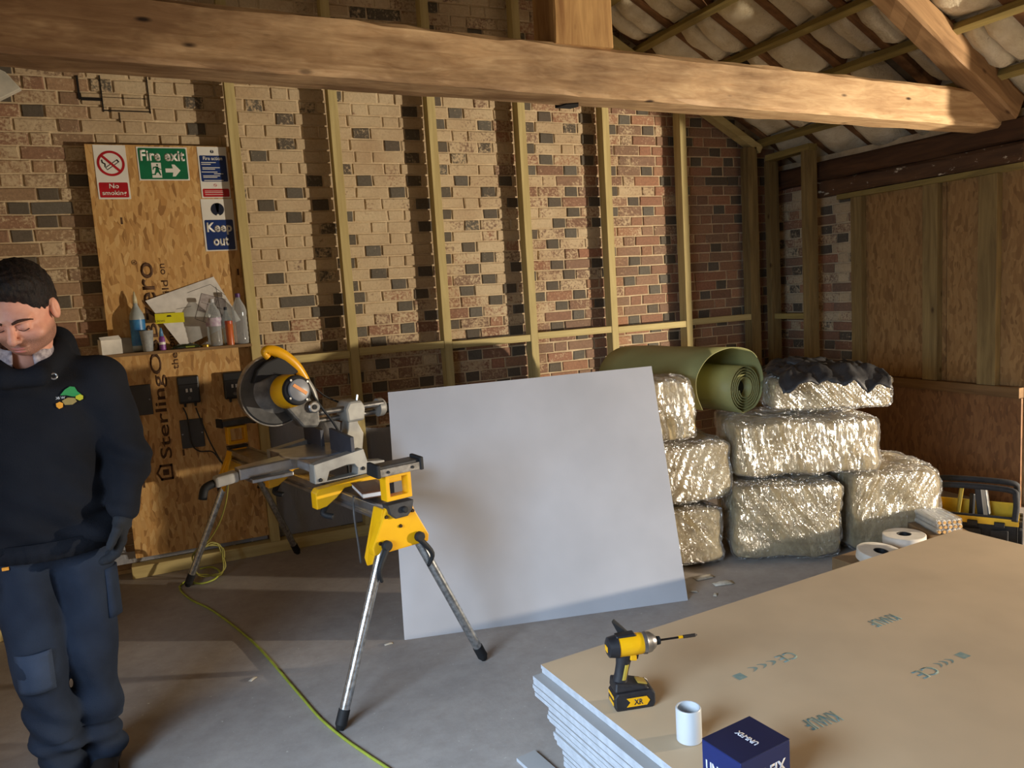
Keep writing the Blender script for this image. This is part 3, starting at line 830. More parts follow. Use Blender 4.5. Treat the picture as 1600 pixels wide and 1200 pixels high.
def bottle(label, px, r, h, y, cap=None, lab=None, ribs=True, body=M_PET):
    t = thing('bottle', label, 'bottle', onshelf(px, y))
    pr = [(0, r*.55), (.015, r*.95)]
    for i in range(1, 13):
        f = i/12*.58
        pr.append((.02+f, r*(1-(.055 if ribs and i % 2 else 0))))
    pr += [(.66, r), (.74, r*.86), (.84, r*.5), (.9, r*.3), (.97, r*.3)]
    MB().lath((0, 0, 0), (0, 0, h), pr, 24).build('body', body, t, smooth=True)
    if cap is not None: MB().lath((0, 0, h*.92), (0, 0, h), [(0, r*.36), (.9, r*.36), (1, r*.3)], 16).build('cap', cap, t, smooth=True, autos=.6)
    if lab is not None: MB().lath((0, 0, h*lab[0]), (0, 0, h*lab[1]), [(0, r*1.015), (1, r*1.015)], 24, cap=False).build('label_band', lab[2], t, smooth=True)
    return t
hb = lambda y0, yy=5.10: Yp(300, y0, yy).z-sz
bottle('blue-labelled plastic bottle with a pointed cap behind the grey cup', 219, .042, .31, 5.143, None, (.12, .62, pm('label_blue', (24, 96, 158), (60, 130, 180), 20, .4)), False, pm('white_bottle', (170, 178, 178), rough=.35))
t = bpy.data.objects['bottle']; MB().lath((0, 0, .29), (0, 0, .36), [(0, .014), (.4, .012), (1, .003)], 14).build('nozzle', pm('nozzle', (206, 196, 160), rough=.5), t, smooth=True)
bottle('clear water bottle with a pale label in front of the drawing', 338, .045, .29, 5.088, pm('cap_clear', (188, 190, 194), rough=.4), (.42, .60, pm('label_pale', (196, 190, 200), (150, 120, 150), 30, .5)))
bottle('short clear bottle with a dark blue cap between two taller bottles', 358, .028, .235, 5.125, pm('cap_navy', (34, 44, 66), rough=.4))
bottle('tall ribbed clear bottle with a purple cap next to the stud', 379, .044, .315, 5.09, pm('cap_purple', (84, 40, 110), rough=.4))
# paper drawing leaning on the board
A = [Yp(x, y, 5.165) for x, y in ((227, 470), (334, 432), (376, 500), (285, 543))]
zlo, zhi = sz+.002, max(p.z for p in A)
A = [Vector((p.x, 5.15+.036*(max(p.z, zlo)-zlo)/(zhi-zlo), max(p.z, zlo))) for p in A]
t = thing('drawing_sheet', 'white sheet with a pencil building drawing leaning on the board', 'drawing', ((A[0].x+A[2].x)/2, 5.12, sz))
MB().prism(A, (0, -.0012, 0)).build('paper', pm('paper', (224, 220, 214), rough=.7), t, world=True)
def onpaper(u, v): return A[0].lerp(A[1], u).lerp(A[3].lerp(A[2], u), v)+Vector((0, -.0022, 0))
for ln in ([(.55, .12), (.9, .12), (1.0, .42)], [(.95, .2), (.78, .75)], [(.42, .62), (.72, .22), (.96, .5)], [(.50, .72), (.78, .36)], [(.6, .75), (.86, .45)], [(.42, .62), (.62, .9)], [(.55, .5), (.75, .75)], [(.64, .38), (.85, .66)], [(.1, .45), (.3, .47)], [(.28, .33), (.48, .38)], [(.12, .52), (.24, .54)]):
    MB().tube([onpaper(u, v) for u, v in ln], .0011, 5, 1).build('pencil_line', pm('pencil', (66, 62, 62), rough=.8), t, world=True)
MB().prism([onpaper(u, v)+Vector((0, .0004, 0)) for u, v in ((.52, .5), (.72, .22), (.98, .5), (.8, .85))], (0, -.0004, 0)).build('shading', pm('graphite', (150, 140, 138), (176, 168, 166), 40, .8), t, world=True)
# yellow header bag
c = onshelf(268, 5.085); hh = Yp(268, 489, 5.085).z-sz
t = thing('header_bag', 'clear packet with a bright yellow card header leaning at the drawing', 'packet', c)
w0 = Yp(283, 500, 5.085).x-Yp(243, 500, 5.085).x
MB().grid(9, 9, lambda u, v: ((u-.45)*w0*(1.15+.35*(1-v)), .018+.03*v-.022*math.sin(PI*u)*math.sin(PI*v*.9)*(1+.4*fbm((u*3, v*3, 1))), .003+v*(hh-.055))).build('pouch', m_clear('pouch_plastic', (.66, .66, .48), .2, .8), t, smooth=True, solid=.001)
MB().bx(-.45*w0*1.15, .55*w0*1.15, .044, .047, hh-.06, hh).build('card_header', pm('card_yellow', (214, 208, 22), (200, 190, 20), rough=.5), t)
MB().prism([(-.01, .0435, hh-.022), (.02, .0435, hh-.022), (.014, .0435, hh-.012), (-.004, .0435, hh-.012)], (0, .0006, 0)).build('hang_hole', M_BLK, t)
lettering('lettering', 'SCREWS', pm('card_print', (120, 110, 12)), t, frame((-.05, .0435, hh-.045), (1, 0, 0), (0, 0, 1)), w=.06, h=.012)
bpy.data.objects.remove(t.children[-1])
# black foil packet, lying
c = onshelf(290, 5.07)
t = thing('foil_packet', 'flat black foil packet lying at the front of the shelf', 'packet', c)
MB().grid(13, 7, lambda u, v: ((u-.5)*.17, (v-.5)*.06, .006+.022*math.sin(PI*u)**.5*math.sin(PI*v)**.5*(1+.5*fbm((u*5, v*4, 2))))).build('wrapper', pm('foil_black', (26, 32, 22), (44, 54, 26), 25, .2), t, smooth=True, solid=.002)
MB().bx(.0, .05, -.031, -.03, .006, .014).build('label_strip', pm('label_lime', (150, 160, 60), rough=.4), t)
# gold tin lid
c = onshelf(321, 5.065); t = tag(MB().lath((0, 0, 0), (0, 0, .016), [(0, .026), (.8, .027), (1, .022)], 24).build('tin', pm('gold_tin', (176, 140, 52), rough=.3, metal=.8), None, smooth=True, autos=.6), 'small low gold tin at the front of the shelf', 'tin'); t.location = c
c = onshelf(322, 5.115); t = tag(MB().grid(8, 8, lambda u, v: ((u-.5)*.055, (v-.5)*.04, .03*math.sin(PI*u)*math.sin(PI*v)*(1+.8*fbm((u*6, v*6, 4)))+.001)).build('crumpled_tissue', pm('tissue', (196, 190, 190), rough=.9), None, smooth=True, solid=.002), 'crumpled scrap of white tissue behind the gold tin', 'tissue'); t.location = c
# cup, tubes
c = onshelf(231, 5.075); t = thing('paper_cup', 'grey paper cup at the front of the shelf', 'cup', c)
MB().lath((0, 0, 0), (0, 0, .125), [(0, .027), (.97, .038), (1, .040), (1, .036), (.9, .0345), (.06, .024)], 28).build('cup_wall', pm('cup_grey', (156, 158, 156), (132, 134, 134), 30, .6), t, smooth=True, autos=.8)
c = onshelf(254, 5.065); t = thing('glue_tube', 'slim purple and blue tube standing beside the paper cup', 'tube', c)
MB().lath((0, 0, 0), (0, 0, .085), [(0, .017), (.1, .018), (.85, .017), (1, .012)], 20).build('body', pm('tube_purple', (104, 44, 124), (150, 90, 160), 40, .4), t, smooth=True)
MB().lath((0, 0, .085), (0, 0, .135), [(0, .013), (.6, .009), (1, .004)], 16).build('cap', pm('tube_cap', (92, 142, 188), rough=.4), t, smooth=True)
MB().lath((0, 0, .035), (0, 0, .05), [(0, .0185), (1, .0185)], 20, cap=False).build('label_band', M_WHITE, t, smooth=True)
c = onshelf(361, 5.06); t = thing('orange_tube', 'orange cylindrical tube standing before the bottles', 'tube', c)
MB().lath((0, 0, 0), (0, 0, .15), [(0, .022), (.86, .022), (.88, .020), (.97, .020), (1, .016)], 24).build('body', pm('tube_orange', (196, 98, 50), rough=.35), t, smooth=True, autos=.6)
MB().lath((0, 0, .13), (0, 0, .1502), [(0, .0228), (.9, .0228), (1, .018)], 24).build('cap', pm('tube_orange_cap', (180, 74, 40), rough=.4), t, smooth=True, autos=.6)
# open white carton and a smaller card at the left end
c = onshelf(172, 5.09); t = thing('white_carton', 'opened white carton at the left end of the shelf', 'carton', c, .25)
mwc = pm('carton_white', (222, 216, 204), rough=.7)
MB().bx(-.055, .055, -.045, -.043, .0, .085).build('front_panel', mwc, t); MB().bx(-.055, .055, .043, .045, 0, .09).build('back_panel', mwc, t)
MB().bx(.053, .055, -.043, .043, 0, .085).build('side_panel', mwc, t); MB().bx(-.055, -.053, -.043, .043, 0, .085).build('side_panel', mwc, t)
MB().prism([(-.055, -.045, .085), (.055, -.045, .085), (.035, -.08, .11), (-.07, -.085, .105)], (0, .0015, 0)).build('flap', mwc, t)
c = onshelf(193, 5.14); t = tag(MB().prism([(-.06, 0, 0), (.055, 0, 0), (.06, .035, .085), (-.055, .035, .095)], (0, .002, 0)).build('card', pm('card_grey', (168, 160, 148), rough=.8), None), 'folded grey card leaning behind the carton', 'card'); t.location = c

# ---- sockets, shadow plates and leads on the board
def socket(label, px, py, rz, w=.125, h=.17):
    c = Yp(px, py, YO-.05); t = thing('socket_box', label, 'socket box', (c.x, YO, c.z-h/2))
    MB().bx(-w/2, w/2, -.055, -.0005, 0, h).build('housing', M_BLK, t, bev=.008)
    MB().bx(-w/2+.006, w/2-.006, -.062, -.055, .01, h-.05).build('lid', pm('lid_black', (30, 30, 32), rough=.35), t, bev=.004)
    for x in (-.012, .012): MB().bx(x-.006, x+.006, -.0635, -.062, h*.42, h*.42+.022).build('marking', pm('marking_white', (210, 210, 210)), t)
    MB().lath((0, -.062, h*.2), (0, -.067, h*.2), [(0, .012), (1, .010)], 16).build('button', pm('grey_button', (96, 96, 98)), t)
    for x in (-.03, .03): MB().cyl((x, -.03, .002), (x, -.03, -.022), .009, .007, 12).build('gland', M_BLK, t)
    return t
socket('black socket box with two white marks and two leads hanging from it', 295, 609, 0)
socket('black socket box half hidden by the saw blade guard', 366, 602, 0)
for lb, x0, y0, x1, y1 in (('dark grey plate made as a shadow patch at the left edge of the strand board', 192, 604, 240, 647), ('dark grey plate made as a shadow patch under the socket box with two leads', 280, 657, 321, 697)):
    a = Yp(x0, y0, YO-.006); b = Yp(x1, y1, YO-.006); t = thing('shadow_plate', lb, 'plate', ((a.x+b.x)/2, YO, b.z))
    MB().bx(a.x, b.x, YO-.008, YO-.0009, b.z, a.z).build('plate', pm('shadow_grey', (52, 50, 50), (64, 62, 62), 8, .5), t, world=True, bev=.003)  # dark plate with made-up screws, put where only shade lies on the board
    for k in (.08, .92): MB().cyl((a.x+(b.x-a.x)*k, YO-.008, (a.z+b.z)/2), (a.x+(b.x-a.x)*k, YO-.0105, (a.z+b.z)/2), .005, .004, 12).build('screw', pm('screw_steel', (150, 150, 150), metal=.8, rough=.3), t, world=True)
def lead(name, label, pts, r, mat, cat='cable'):
    return tag(MB().tube(pts, r, 8, 8).build(name, mat, None, smooth=True), label, cat)
bp = lambda x, y, d=.03: Yp(x, y, YO-d)
lead('power_lead', 'thin black lead looping from the socket box past the shadow plate', [bp(286, 637, .03), bp(292, 650), bp(296, 675, .02), bp(300, 695), bp(312, 705, .04), bp(332, 706, .06), bp(345, 722, .1)], .0045, M_BLK)
lead('power_lead', 'thin black lead hanging straight down from the socket box to the saw stand', [bp(306, 637, .03), bp(316, 662, .04), bp(328, 690, .06), bp(340, 712, .09), bp(350, 728, .12)], .0045, M_BLK)

# ---- polythene behind the plate
def m_poly():
    m, nt, b = newmat('polythene')
    tr_ = nt.nodes.new('ShaderNodeBsdfTransparent'); mx = nt.nodes.new('ShaderNodeMixShader'); mx.inputs[0].default_value = .72
    b.inputs['Base Color'].default_value = (.34, .36, .40, 1); b.inputs['Roughness'].default_value = .3
    nt.links.new(tr_.outputs[0], mx.inputs[1]); nt.links.new(b.outputs[0], mx.inputs[2]); nt.links.new(mx.outputs[0], nt.nodes['Material Output'].inputs['Surface'])
    bump(nt, b, noise(nt, coords(nt, (1, 1, .6)), 9, 5, .6, 1.0), .6, .03)
    return m
M_POLY = m_poly()
def sheet(label, x0, x1, ztop, y0, seed):
    def fn(u, v):
        x = x0+(x1-x0)*u; zt = ztop(u); z = .078+(zt-.078)*v
        return (x, y0-.004+.018*fbm((x*4+seed, z*3, seed), 1.3)*(.3+.7*v), z)
    return tag(MB().grid(50, 14, fn).build('polythene_sheet', M_POLY, None, smooth=True), label, 'plastic sheet')
sheet('crumpled grey polythene sheet hanging behind the saw stand', SX[0]+.04, SX[0]+1.45, lambda u: .82+.05*math.sin(u*9)-.1*u, 5.225, 2)
sheet('strip of polythene tucked under the strand board', OX0-.42, SX[0]-.04, lambda u: .30 if u < .3 else (.17+.02*math.sin(u*14)), 5.222, 6)
# pale board end poking into view high on the left
a = [Yp(x, y, 5.0) for x, y in ((-60, 80), (8, 112), (32, 138), (-8, 158), (-62, 165))]
tag(MB().prism(a, (0, .05, 0)).build('foam_board', pm('foam_white', (196, 190, 174), rough=.8), None, bev=.004), 'corner of a white foam board under the beam at the left edge', 'board')
# timber offcut on the floor behind the man
c = Zp(-6, 1000); t = tag(MB().box((0, 0, .03), (.16, .22, .06)).build('timber_offcut', M_STUDX, None, bev=.003), 'pale timber offcut on the floor at the left edge', 'timber'); t.location = (c.x-.03, c.y+.05, 0); t.rotation_euler = (0, 0, .5)

# ================================================================== saw stand with mitre saw
M_YEL = pm('tool_yellow', (236, 176, 14), (222, 160, 12), 6, .35); M_ALU = pm('aluminium', (196, 198, 200), (168, 170, 174), 14, .28, metal=.9)
M_GALV = pm('galvanised_tube', (206, 208, 208), (150, 152, 154), 60, .25, metal=.9); M_CAST = pm('cast_grey', (168, 166, 158), (140, 138, 132), 12, .45, metal=.3)
M_STEEL = pm('bare_steel', (190, 190, 188), (130, 130, 130), 22, .3, metal=.9); M_RUB = pm('rubber_black', (18, 18, 20), rough=.7); M_DKG = pm('guard_grey', (92, 92, 92), (62, 62, 62), 10, .4, metal=.5)
F1, F2, F3, F4 = Zp(531, 1142), Zp(757, 1031), Zp(293, 917), Zp(466, 865)
NB = Vector((-.236, .97, 0)).normalized()        # along the beam, away from the camera
NS = Vector((NB.y, -NB.x, 0))                    # across it, to the right
P0 = Vector((.775, 2.93, 0)); ZB = .80           # near end of the beam, height of its top
def sp(x, y, off): return onplane(x, y, NB, NB.dot(P0)+off)
def sl(a, s, z): return P0+NB*a+NS*s+Vector((0, 0, z))   # stand coordinates: along, across, up
stand = thing('saw_stand', 'yellow and aluminium folding saw stand on four tubular legs', 'saw stand', (P0.x+NB.x*.95, P0.y+NB.y*.95, 0))
LB = 1.93
m = MB()
m.bar(sl(.04, 0, ZB-.045), sl(LB-.04, 0, ZB-.045), .085, .05)
m.bar(sl(.02, -.052, ZB-.03), sl(LB-.02, -.052, ZB-.03), .022, .03); m.bar(sl(.02, .052, ZB-.03), sl(LB-.02, .052, ZB-.03), .022, .03)
m.bar(sl(.02, -.045, ZB-.075), sl(LB-.02, -.045, ZB-.075), .02, .016); m.bar(sl(.02, .045, ZB-.075), sl(LB-.02, .045, ZB-.075), .02, .016)
m.build('beam', M_ALU, stand, world=True, bev=.003)
def end_unit(a, d, feet, front):
    """leg bracket at one beam end; d = +1 when the outward side faces the camera (-NB)"""
    o = -d
    # saddle plate facing outwards: trapezoid
    tz = [(-.055, ZB-.015), (.055, ZB-.015), (.13, ZB-.165), (.125, ZB-.195), (-.125, ZB-.195), (-.13, ZB-.165)]
    m = MB().prism([sl(a, s, z) for s, z in tz], NB*d*.045)
    br = m.build('leg_bracket', M_YEL, stand, world=True, bev=.006)
    for s in (-1, 1):
        tz2 = [(.03, ZB-.02), (.03, ZB-.16), (.01, ZB-.235), (-.03, ZB-.25), (-.05, ZB-.22), (-.05, ZB-.02)]
        m = MB().prism([sl(a+d*(.04-q), s*.055+s*.06*min(1, max(0, (ZB-.02-z)/.2)), z) for q, z in tz2], NS*s*.012)
        m.build('cheek_plate', M_YEL, br, world=True, bev=.004)
    for s, z in ((-.06, ZB-.05), (.06, ZB-.05), (-.095, ZB-.15), (.1, ZB-.17), (0, ZB-.10)):
        MB().lath(sl(a, s, z), sl(a-d*.007, s, z), [(0, .008), (1, .006)], 12).build('bolt', pm('bolt_dark', (66, 52, 34), metal=.6, rough=.4), br, world=True)
    top = sl(a-d*.004, 0, ZB)
    m = MB().prism([sl(a-d*.02, s, z) for s, z in ((-.06, ZB+.0), (.06, ZB+.0), (.05, ZB-.04), (.028, ZB-.062), (-.028, ZB-.062), (-.05, ZB-.04))], NB*d*.05)
    m.build('slide_clamp', pm('clamp_black', (40, 40, 42), (54, 54, 56), 30, .5), stand, world=True, bev=.004)
    MB().lath(sl(a-d*.02, .012, ZB-.03), sl(a-d*.035, .012, ZB-.03), [(0, .013), (.8, .013), (1, .009)], 16).build('clamp_knob', M_RUB, stand, world=True)
    # roller support: yellow box frame, silver plate with roller head
    fr = [(-.058, ZB+.012), (.058, ZB+.012), (.058, ZB+.118), (-.058, ZB+.118)]; ho = [(-.040, ZB+.03), (.040, ZB+.03), (.040, ZB+.104), (-.040, ZB+.104)]
    rs = MB().ring([sl(a-d*.015, s, z) for s, z in fr], [sl(a-d*.015, s, z) for s, z in ho], NB*d*.05).build('work_support', M_YEL, stand, world=True, bev=.003)
    hd = MB().prism([sl(a-d*.03, s, z) for s, z in ((-.085, ZB+.118), (.095, ZB+.118), (.095, ZB+.15), (-.085, ZB+.15))], NB*d*.008)
    hd.build('height_plate', M_STEEL, rs, world=True, bev=.002)
    MB().prism([sl(a-d*.022, s, z) for s, z in ((-.085, ZB+.125), (.095, ZB+.125), (.095, ZB+.16), (-.085, ZB+.16))], NB*d*.075).build('roller_head', pm('support_dark', (84, 84, 84), (64, 64, 64), 12, .4, metal=.6), rs, world=True, bev=.005)
    for s in (-.092, .102): MB().prism([sl(a-d*.035, s-.008, ZB+.115), sl(a-d*.035, s-.008, ZB+.168), sl(a+d*.05, s-.008, ZB+.172), sl(a+d*.06, s-.008, ZB+.12)], NS*.016).build('end_stop', M_RUB, rs, world=True, bev=.004)
    for s in (-.05, .06): MB().lath(sl(a-d*.03, s, ZB+.134), sl(a-d*.036, s, ZB+.134), [(0, .006), (1, .005)], 10).build('slot_screw', M_RUB, rs, world=True)
    for s, foot in feet:
        h = sl(a+d*.02, s*.075, ZB-.16); f = foot+Vector((0, 0, .004)); t = (f-h).normalized()
        lg = MB().cyl(h, f-t*.05, .0198, .0198, 18).build('leg', M_GALV, stand, world=True, smooth=True, autos=.6)
        MB().lath(f-t*.075, f, [(0, .0222), (.75, .0226), (.8, .020), (1, .014)], 16).build('rubber_foot', M_RUB, lg, world=True, smooth=True, autos=.6)
        k = h+t*.09
        lv = MB().tube([h+NB*o*.035+Vector((0, 0, -.01)), k+NB*o*.04+NS*s*.012, h+t*.15+NB*o*.02+NS*s*(-.025)], lambda q: .013-.006*q, 10, 5).build('release_lever', M_RUB, br, world=True, smooth=True)
        MB().lath(h+NB*o*.028, h+NB*o*.048, [(0, .021), (.8, .021), (1, .015)], 18).build('lever_boss', M_RUB, lv, world=True)
end_unit(0.0, 1, ((-1, F1), (1, F2)), True)
end_unit(LB, -1, ((-1, F3), (1, F4)), False)

# ---- the saw: side profile read on a plane across the beam
AO = .72
def sq(x, y, off=0): return sp(x, y, AO+off)
saw = thing('mitre_saw', 'yellow and grey sliding mitre saw clamped on the stand', 'mitre saw', sl(AO, 0, ZB))
def plate(pix, off, th, name, mat, par=saw, bev=.004):
    return MB().prism([sq(x, y, off) for x, y in pix], NB*th).build(name, mat, par, world=True, bev=bev)
# two mounting brackets across the beam, near and far
for off in (-.345, .21):
    dz = -1.5 if off < 0 else 0
    q = [sl(AO+off, s, z) for s, z in ((-.185, ZB-.065), (-.185, ZB+.005), (-.17, ZB+.022), (.255, ZB+.04), (.255, ZB-.02), (.15, ZB-.02), (.11, ZB+.008), (-.05, ZB+.004), (-.09, ZB-.03), (-.14, ZB-.06))]
    mb = MB().prism(q, NB*.055).build('mount_bracket', M_YEL, saw, world=True, bev=.005)
    MB().tube([sl(AO+off+.02, -.13, ZB-.05), sl(AO+off-.0, -.16, ZB-.085), sl(AO+off-.03, -.13, ZB-.10)], .013, 10, 5).build('clamp_lever', M_RUB, mb, world=True, smooth=True)
def su(s, z): return (s, z)
def cast(prof, off, th, name, mat=M_CAST, par=saw, bev=.005):
    return MB().prism([sl(AO+off, s, ZB+z) for s, z in prof], NB*th).build(name, mat, par, world=True, bev=bev)
# base casting with a hand-hold at each end
for off in (-.28, .22):
    A_ = [(-.155, .03), (.185, .03), (.185, .075), (.10, .085), (.085, .145), (-.155, .115)]
    H_ = [(-.10, .036), (.045, .036), (.05, .065), (.035, .085), (.0, .088), (-.085, .075)]
    MB().ring([sl(AO+off, s, ZB+z) for s, z in A_], [sl(AO+off, s, ZB+z) for s, z in H_], NB*.06).build('base_end', M_CAST, saw, world=True, bev=.004)
    for s, z in ((-.13, .045), (.075, .058)): MB().lath(sl(AO+off, s, ZB+z), sl(AO+off-.008, s, ZB+z), [(0, .009), (1, .007)], 12).build('bolt', M_RUB, saw, world=True)
cast([(-.155, .075), (.10, .075), (.10, .118), (-.155, .118)], -.24, .48, 'base_table', M_ALU)
# round turntable and its arm reaching to the operator's side
c = sl(AO, -.02, ZB+.08)
MB().lath(c, c+Vector((0, 0, .046)), [(0, .165), (.8, .17), (1, .165)], 40).build('turntable', M_ALU, saw, world=True, smooth=True, autos=.6)
arm = MB(); a0 = sl(AO-.02, -.12, ZB+.10); a1 = sl(AO-.06, -.44, ZB+.085)
arm.prism([sl(AO-.075, -.12, ZB+.07), sl(AO-.05, -.40, ZB+.06), sl(AO+.015, -.40, ZB+.06), sl(AO+.06, -.12, ZB+.07)], (0, 0, .052))
ar = arm.build('mitre_arm', M_ALU, saw, world=True, bev=.006)
MB().prism([sl(AO-.05, -.40, ZB+.055), sl(AO-.045, -.50, ZB+.045), sl(AO+.01, -.50, ZB+.045), sl(AO+.015, -.40, ZB+.055)], (0, 0, .048)).build('mitre_handle', pm('handle_pale', (188, 186, 180), rough=.5), ar, world=True, bev=.01)
MB().tube([sl(AO-.018, -.50, ZB+.065), sl(AO-.018, -.54, ZB+.05), sl(AO-.018, -.555, ZB+.005)], .018, 10, 5).build('mitre_grip', M_RUB, ar, world=True, smooth=True)
c = sl(AO-.02, -.26, ZB+.045)
MB().prism([sl(AO-.11, -.18, ZB+.05), sl(AO-.09, -.36, ZB+.045), sl(AO+.06, -.36, ZB+.045), sl(AO+.09, -.18, ZB+.05)], (0, 0, .018)).build('mitre_scale', M_ALU, saw, world=True, bev=.004)
# tall dark fence, in two halves
for off, th in ((-.27, .22), (.05, .20)):
    MB().prism([sl(AO+off, .03, ZB+.118), sl(AO+off, .03, ZB+.205), sl(AO+off+th, .03, ZB+.225), sl(AO+off+th, .03, ZB+.118)], NS*.018).build('fence', pm('fence_dark', (70, 72, 80), rough=.5, metal=.4), saw, world=True, bev=.002)
# bevel column, rails and carriage
cast([(.10, .08), (.20, .08), (.215, .17), (.19, .225), (.20, .27), (.145, .27), (.135, .20), (.115, .15)], -.035, .07, 'bevel_column')
for z, off in ((.30, -.025), (.255, .03)):
    MB().cyl(sl(AO+off, -.045, ZB+z+.0), sl(AO+off, .335, ZB+z+.0), .014, .014, 18).build('slide_rail', M_STEEL, saw, world=True, smooth=True, autos=.6)
cast([(.125, .235), (.215, .235), (.225, .30), (.205, .335), (.14, .335), (.12, .30)], -.06, .12, 'rail_carriage', M_CAST, bev=.012)
MB().lath(sl(AO, .315, ZB+.278), sl(AO, .352, ZB+.278), [(0, .045), (.7, .045), (1, .036)], 20).build('rail_end_cap', M_CAST, saw, world=True, smooth=True, autos=.6)
MB().tube([sl(AO-.04, .19, ZB+.335), sl(AO-.04, .195, ZB+.36)], .005, 8, 1).build('rail_lock', M_STEEL, saw, world=True)
# pivoting head
cast([(-.09, .245), (-.02, .235), (-.005, .26), (-.005, .35), (-.03, .40), (-.09, .43), (-.15, .42), (-.16, .34)], -.05, .10, 'arm_casting', pm('cast_dark', (120, 118, 112), (66, 64, 62), 20, .45, metal=.4), bev=.012)
c = sl(AO-.05, -.035, ZB+.335)
MB().lath(c, c-NB*.018, [(0, .028), (.8, .028), (1, .022)], 24).build('pivot_boss', M_STEEL, saw, world=True); MB().lath(c-NB*.018, c-NB*.022, [(0, .012), (1, .011)], 12).build('pivot_bolt', M_RUB, saw, world=True)
bc = sq(428, 610, .03)
MB().lath(bc-NB*.025, bc+NB*.025, [(0, .150), (.15, .158), (.85, .158), (1, .15)], 56).build('blade_guard', M_DKG, saw, world=True, smooth=True, autos=.6)
MB().lath(bc-NB*.04, bc-NB*.02, [(0, .06), (.7, .10), (1, .115)], 40).build('guard_cover', pm('guard_light', (128, 126, 122), (92, 90, 88), 18, .4, metal=.4), saw, world=True, smooth=True, autos=.6)
gtop = [(395, 600), (402, 578), (415, 566), (434, 558), (455, 562), (470, 580), (452, 590), (428, 585), (408, 596)]
plate(gtop, -.03, .085, 'upper_guard', M_RUB, bev=.008)
MB().cyl(bc-NB*.018, bc+NB*.018, .163, .163, 56).build('blade', M_STEEL, saw, world=True)
mc = sq(445, 612, -.03); mc2 = sq(469, 609, -.17)
MB().lath(mc, mc.lerp(mc2, .72), [(0, .072), (.15, .078), (.85, .070), (1, .060)], 36).build('motor_housing', M_YEL, saw, world=True, smooth=True, autos=.6)
MB().lath(mc.lerp(mc2, .72), mc.lerp(mc2, .9), [(0, .066), (.3, .068), (.8, .064), (1, .056)], 36).build('motor_collar', M_RUB, saw, world=True, smooth=True, autos=.6)
cap = MB().lath(mc.lerp(mc2, .9), mc2, [(0, .050), (.7, .048), (1, .040)], 32).build('motor_cap', pm('cap_grey', (140, 140, 142), rough=.35), saw, world=True, smooth=True, autos=.6)
ax = (mc2-mc).normalized(); e1 = Vector((0, 0, 1)).cross(ax).normalized(); e2 = ax.cross(e1)
MB().prism([mc2+ax*.001+e1*x+e2*y for x, y in ((-.034, .02), (-.024, .03), (.034, -.014), (.024, -.026))], ax*.001).build('badge', pm('badge_orange', (232, 140, 40), rough=.4), cap, world=True)
for k in range(4):
    an = .6+k*1.57; p = mc.lerp(mc2, .9)+(e1*math.cos(an)+e2*math.sin(an))*.056
    MB().cyl(p, p+ax*.006, .005, .005, 10).build('screw', M_STEEL, saw, world=True)
# D-handle
hp = [(482, 600), (474, 588), (462, 572), (446, 558), (430, 549), (417, 547), (413, 552), (419, 559)]
MB().tube([sq(x, y, -.01) for x, y in hp], lambda q: .014+.013*math.sin(PI*min(1, q*1.15)), 14, 6).build('handle', M_YEL, saw, world=True, smooth=True)
MB().tube([sq(x, y, -.0) for x, y in ((422, 560), (432, 566), (444, 574), (458, 584))], .014, 12, 5).build('trigger_grip', M_RUB, saw, world=True, smooth=True)
MB().tube([sq(x, y, -.03) for x, y in ((478, 595), (488, 612), (492, 630))], .018, 10, 5).build('handle_neck', M_CAST, saw, world=True, smooth=True)
MB().tube([sq(x, y, -.06) for x, y in ((482, 602), (492, 622), (505, 640), (517, 655), (528, 672), (538, 692), (542, 715), (545, 740), (546, 758))], .006, 8, 6).build('power_cord', M_RUB, saw, world=True, smooth=True)
MB().tube([sq(x, y, .05) for x, y in ((492, 606), (510, 620), (540, 632), (570, 640), (595, 644), (603, 638), (602, 628))], .004, 8, 6).build('dust_cord', M_RUB, saw, world=True, smooth=True)
# sawdust bag / brown notebook lying on the stand
nb = thing('notebook', 'brown covered notebook with white pages lying on the stand beam', 'notebook', sl(.24, .0, ZB+.001), math.atan2(NB.y, NB.x)-.25)
MB().bx(-.11, .11, -.055, .055, .0, .003).build('cover', pm('leather_brown', (104, 66, 44), (80, 50, 34), 12, .5), nb, bev=.001)
MB().bx(-.105, .108, -.05, .053, .0031, .02).build('pages', pm('pages_white', (214, 210, 206), rough=.8), nb)
MB().grid(9, 7, lambda u, v: (-.112+.224*u, -.057+.114*v, .0215+.004*math.sin(PI*u)*math.sin(PI*v))).build('cover', MATS['leather_brown'], nb, smooth=True, solid=.002)

# ---- cables on the floor
M_GRN = pm('cable_green', (158, 168, 62), (140, 150, 52), 20, .5)
gp = [(610, 1203), (575, 1180), (535, 1152), (500, 1122), (472, 1090), (448, 1062), (425, 1035), (402, 1010), (380, 990), (352, 968), (325, 950), (300, 938), (284, 925), (281, 918)]
pts = [Zp(x, y, .006) for x, y in gp]
pts[0:0] = [Zp(640, 1225, .006)]
for i, (x, y) in enumerate(((281, 916), (292, 908), (312, 912), (335, 905), (343, 893), (330, 886), (312, 889))): pts.append(Zp(x, y, .006+.003*i))
tag(MB().tube(pts, .0055, 8, 6).build('extension_lead', M_GRN, None, smooth=True), 'yellow-green extension lead snaking across the concrete floor', 'cable')
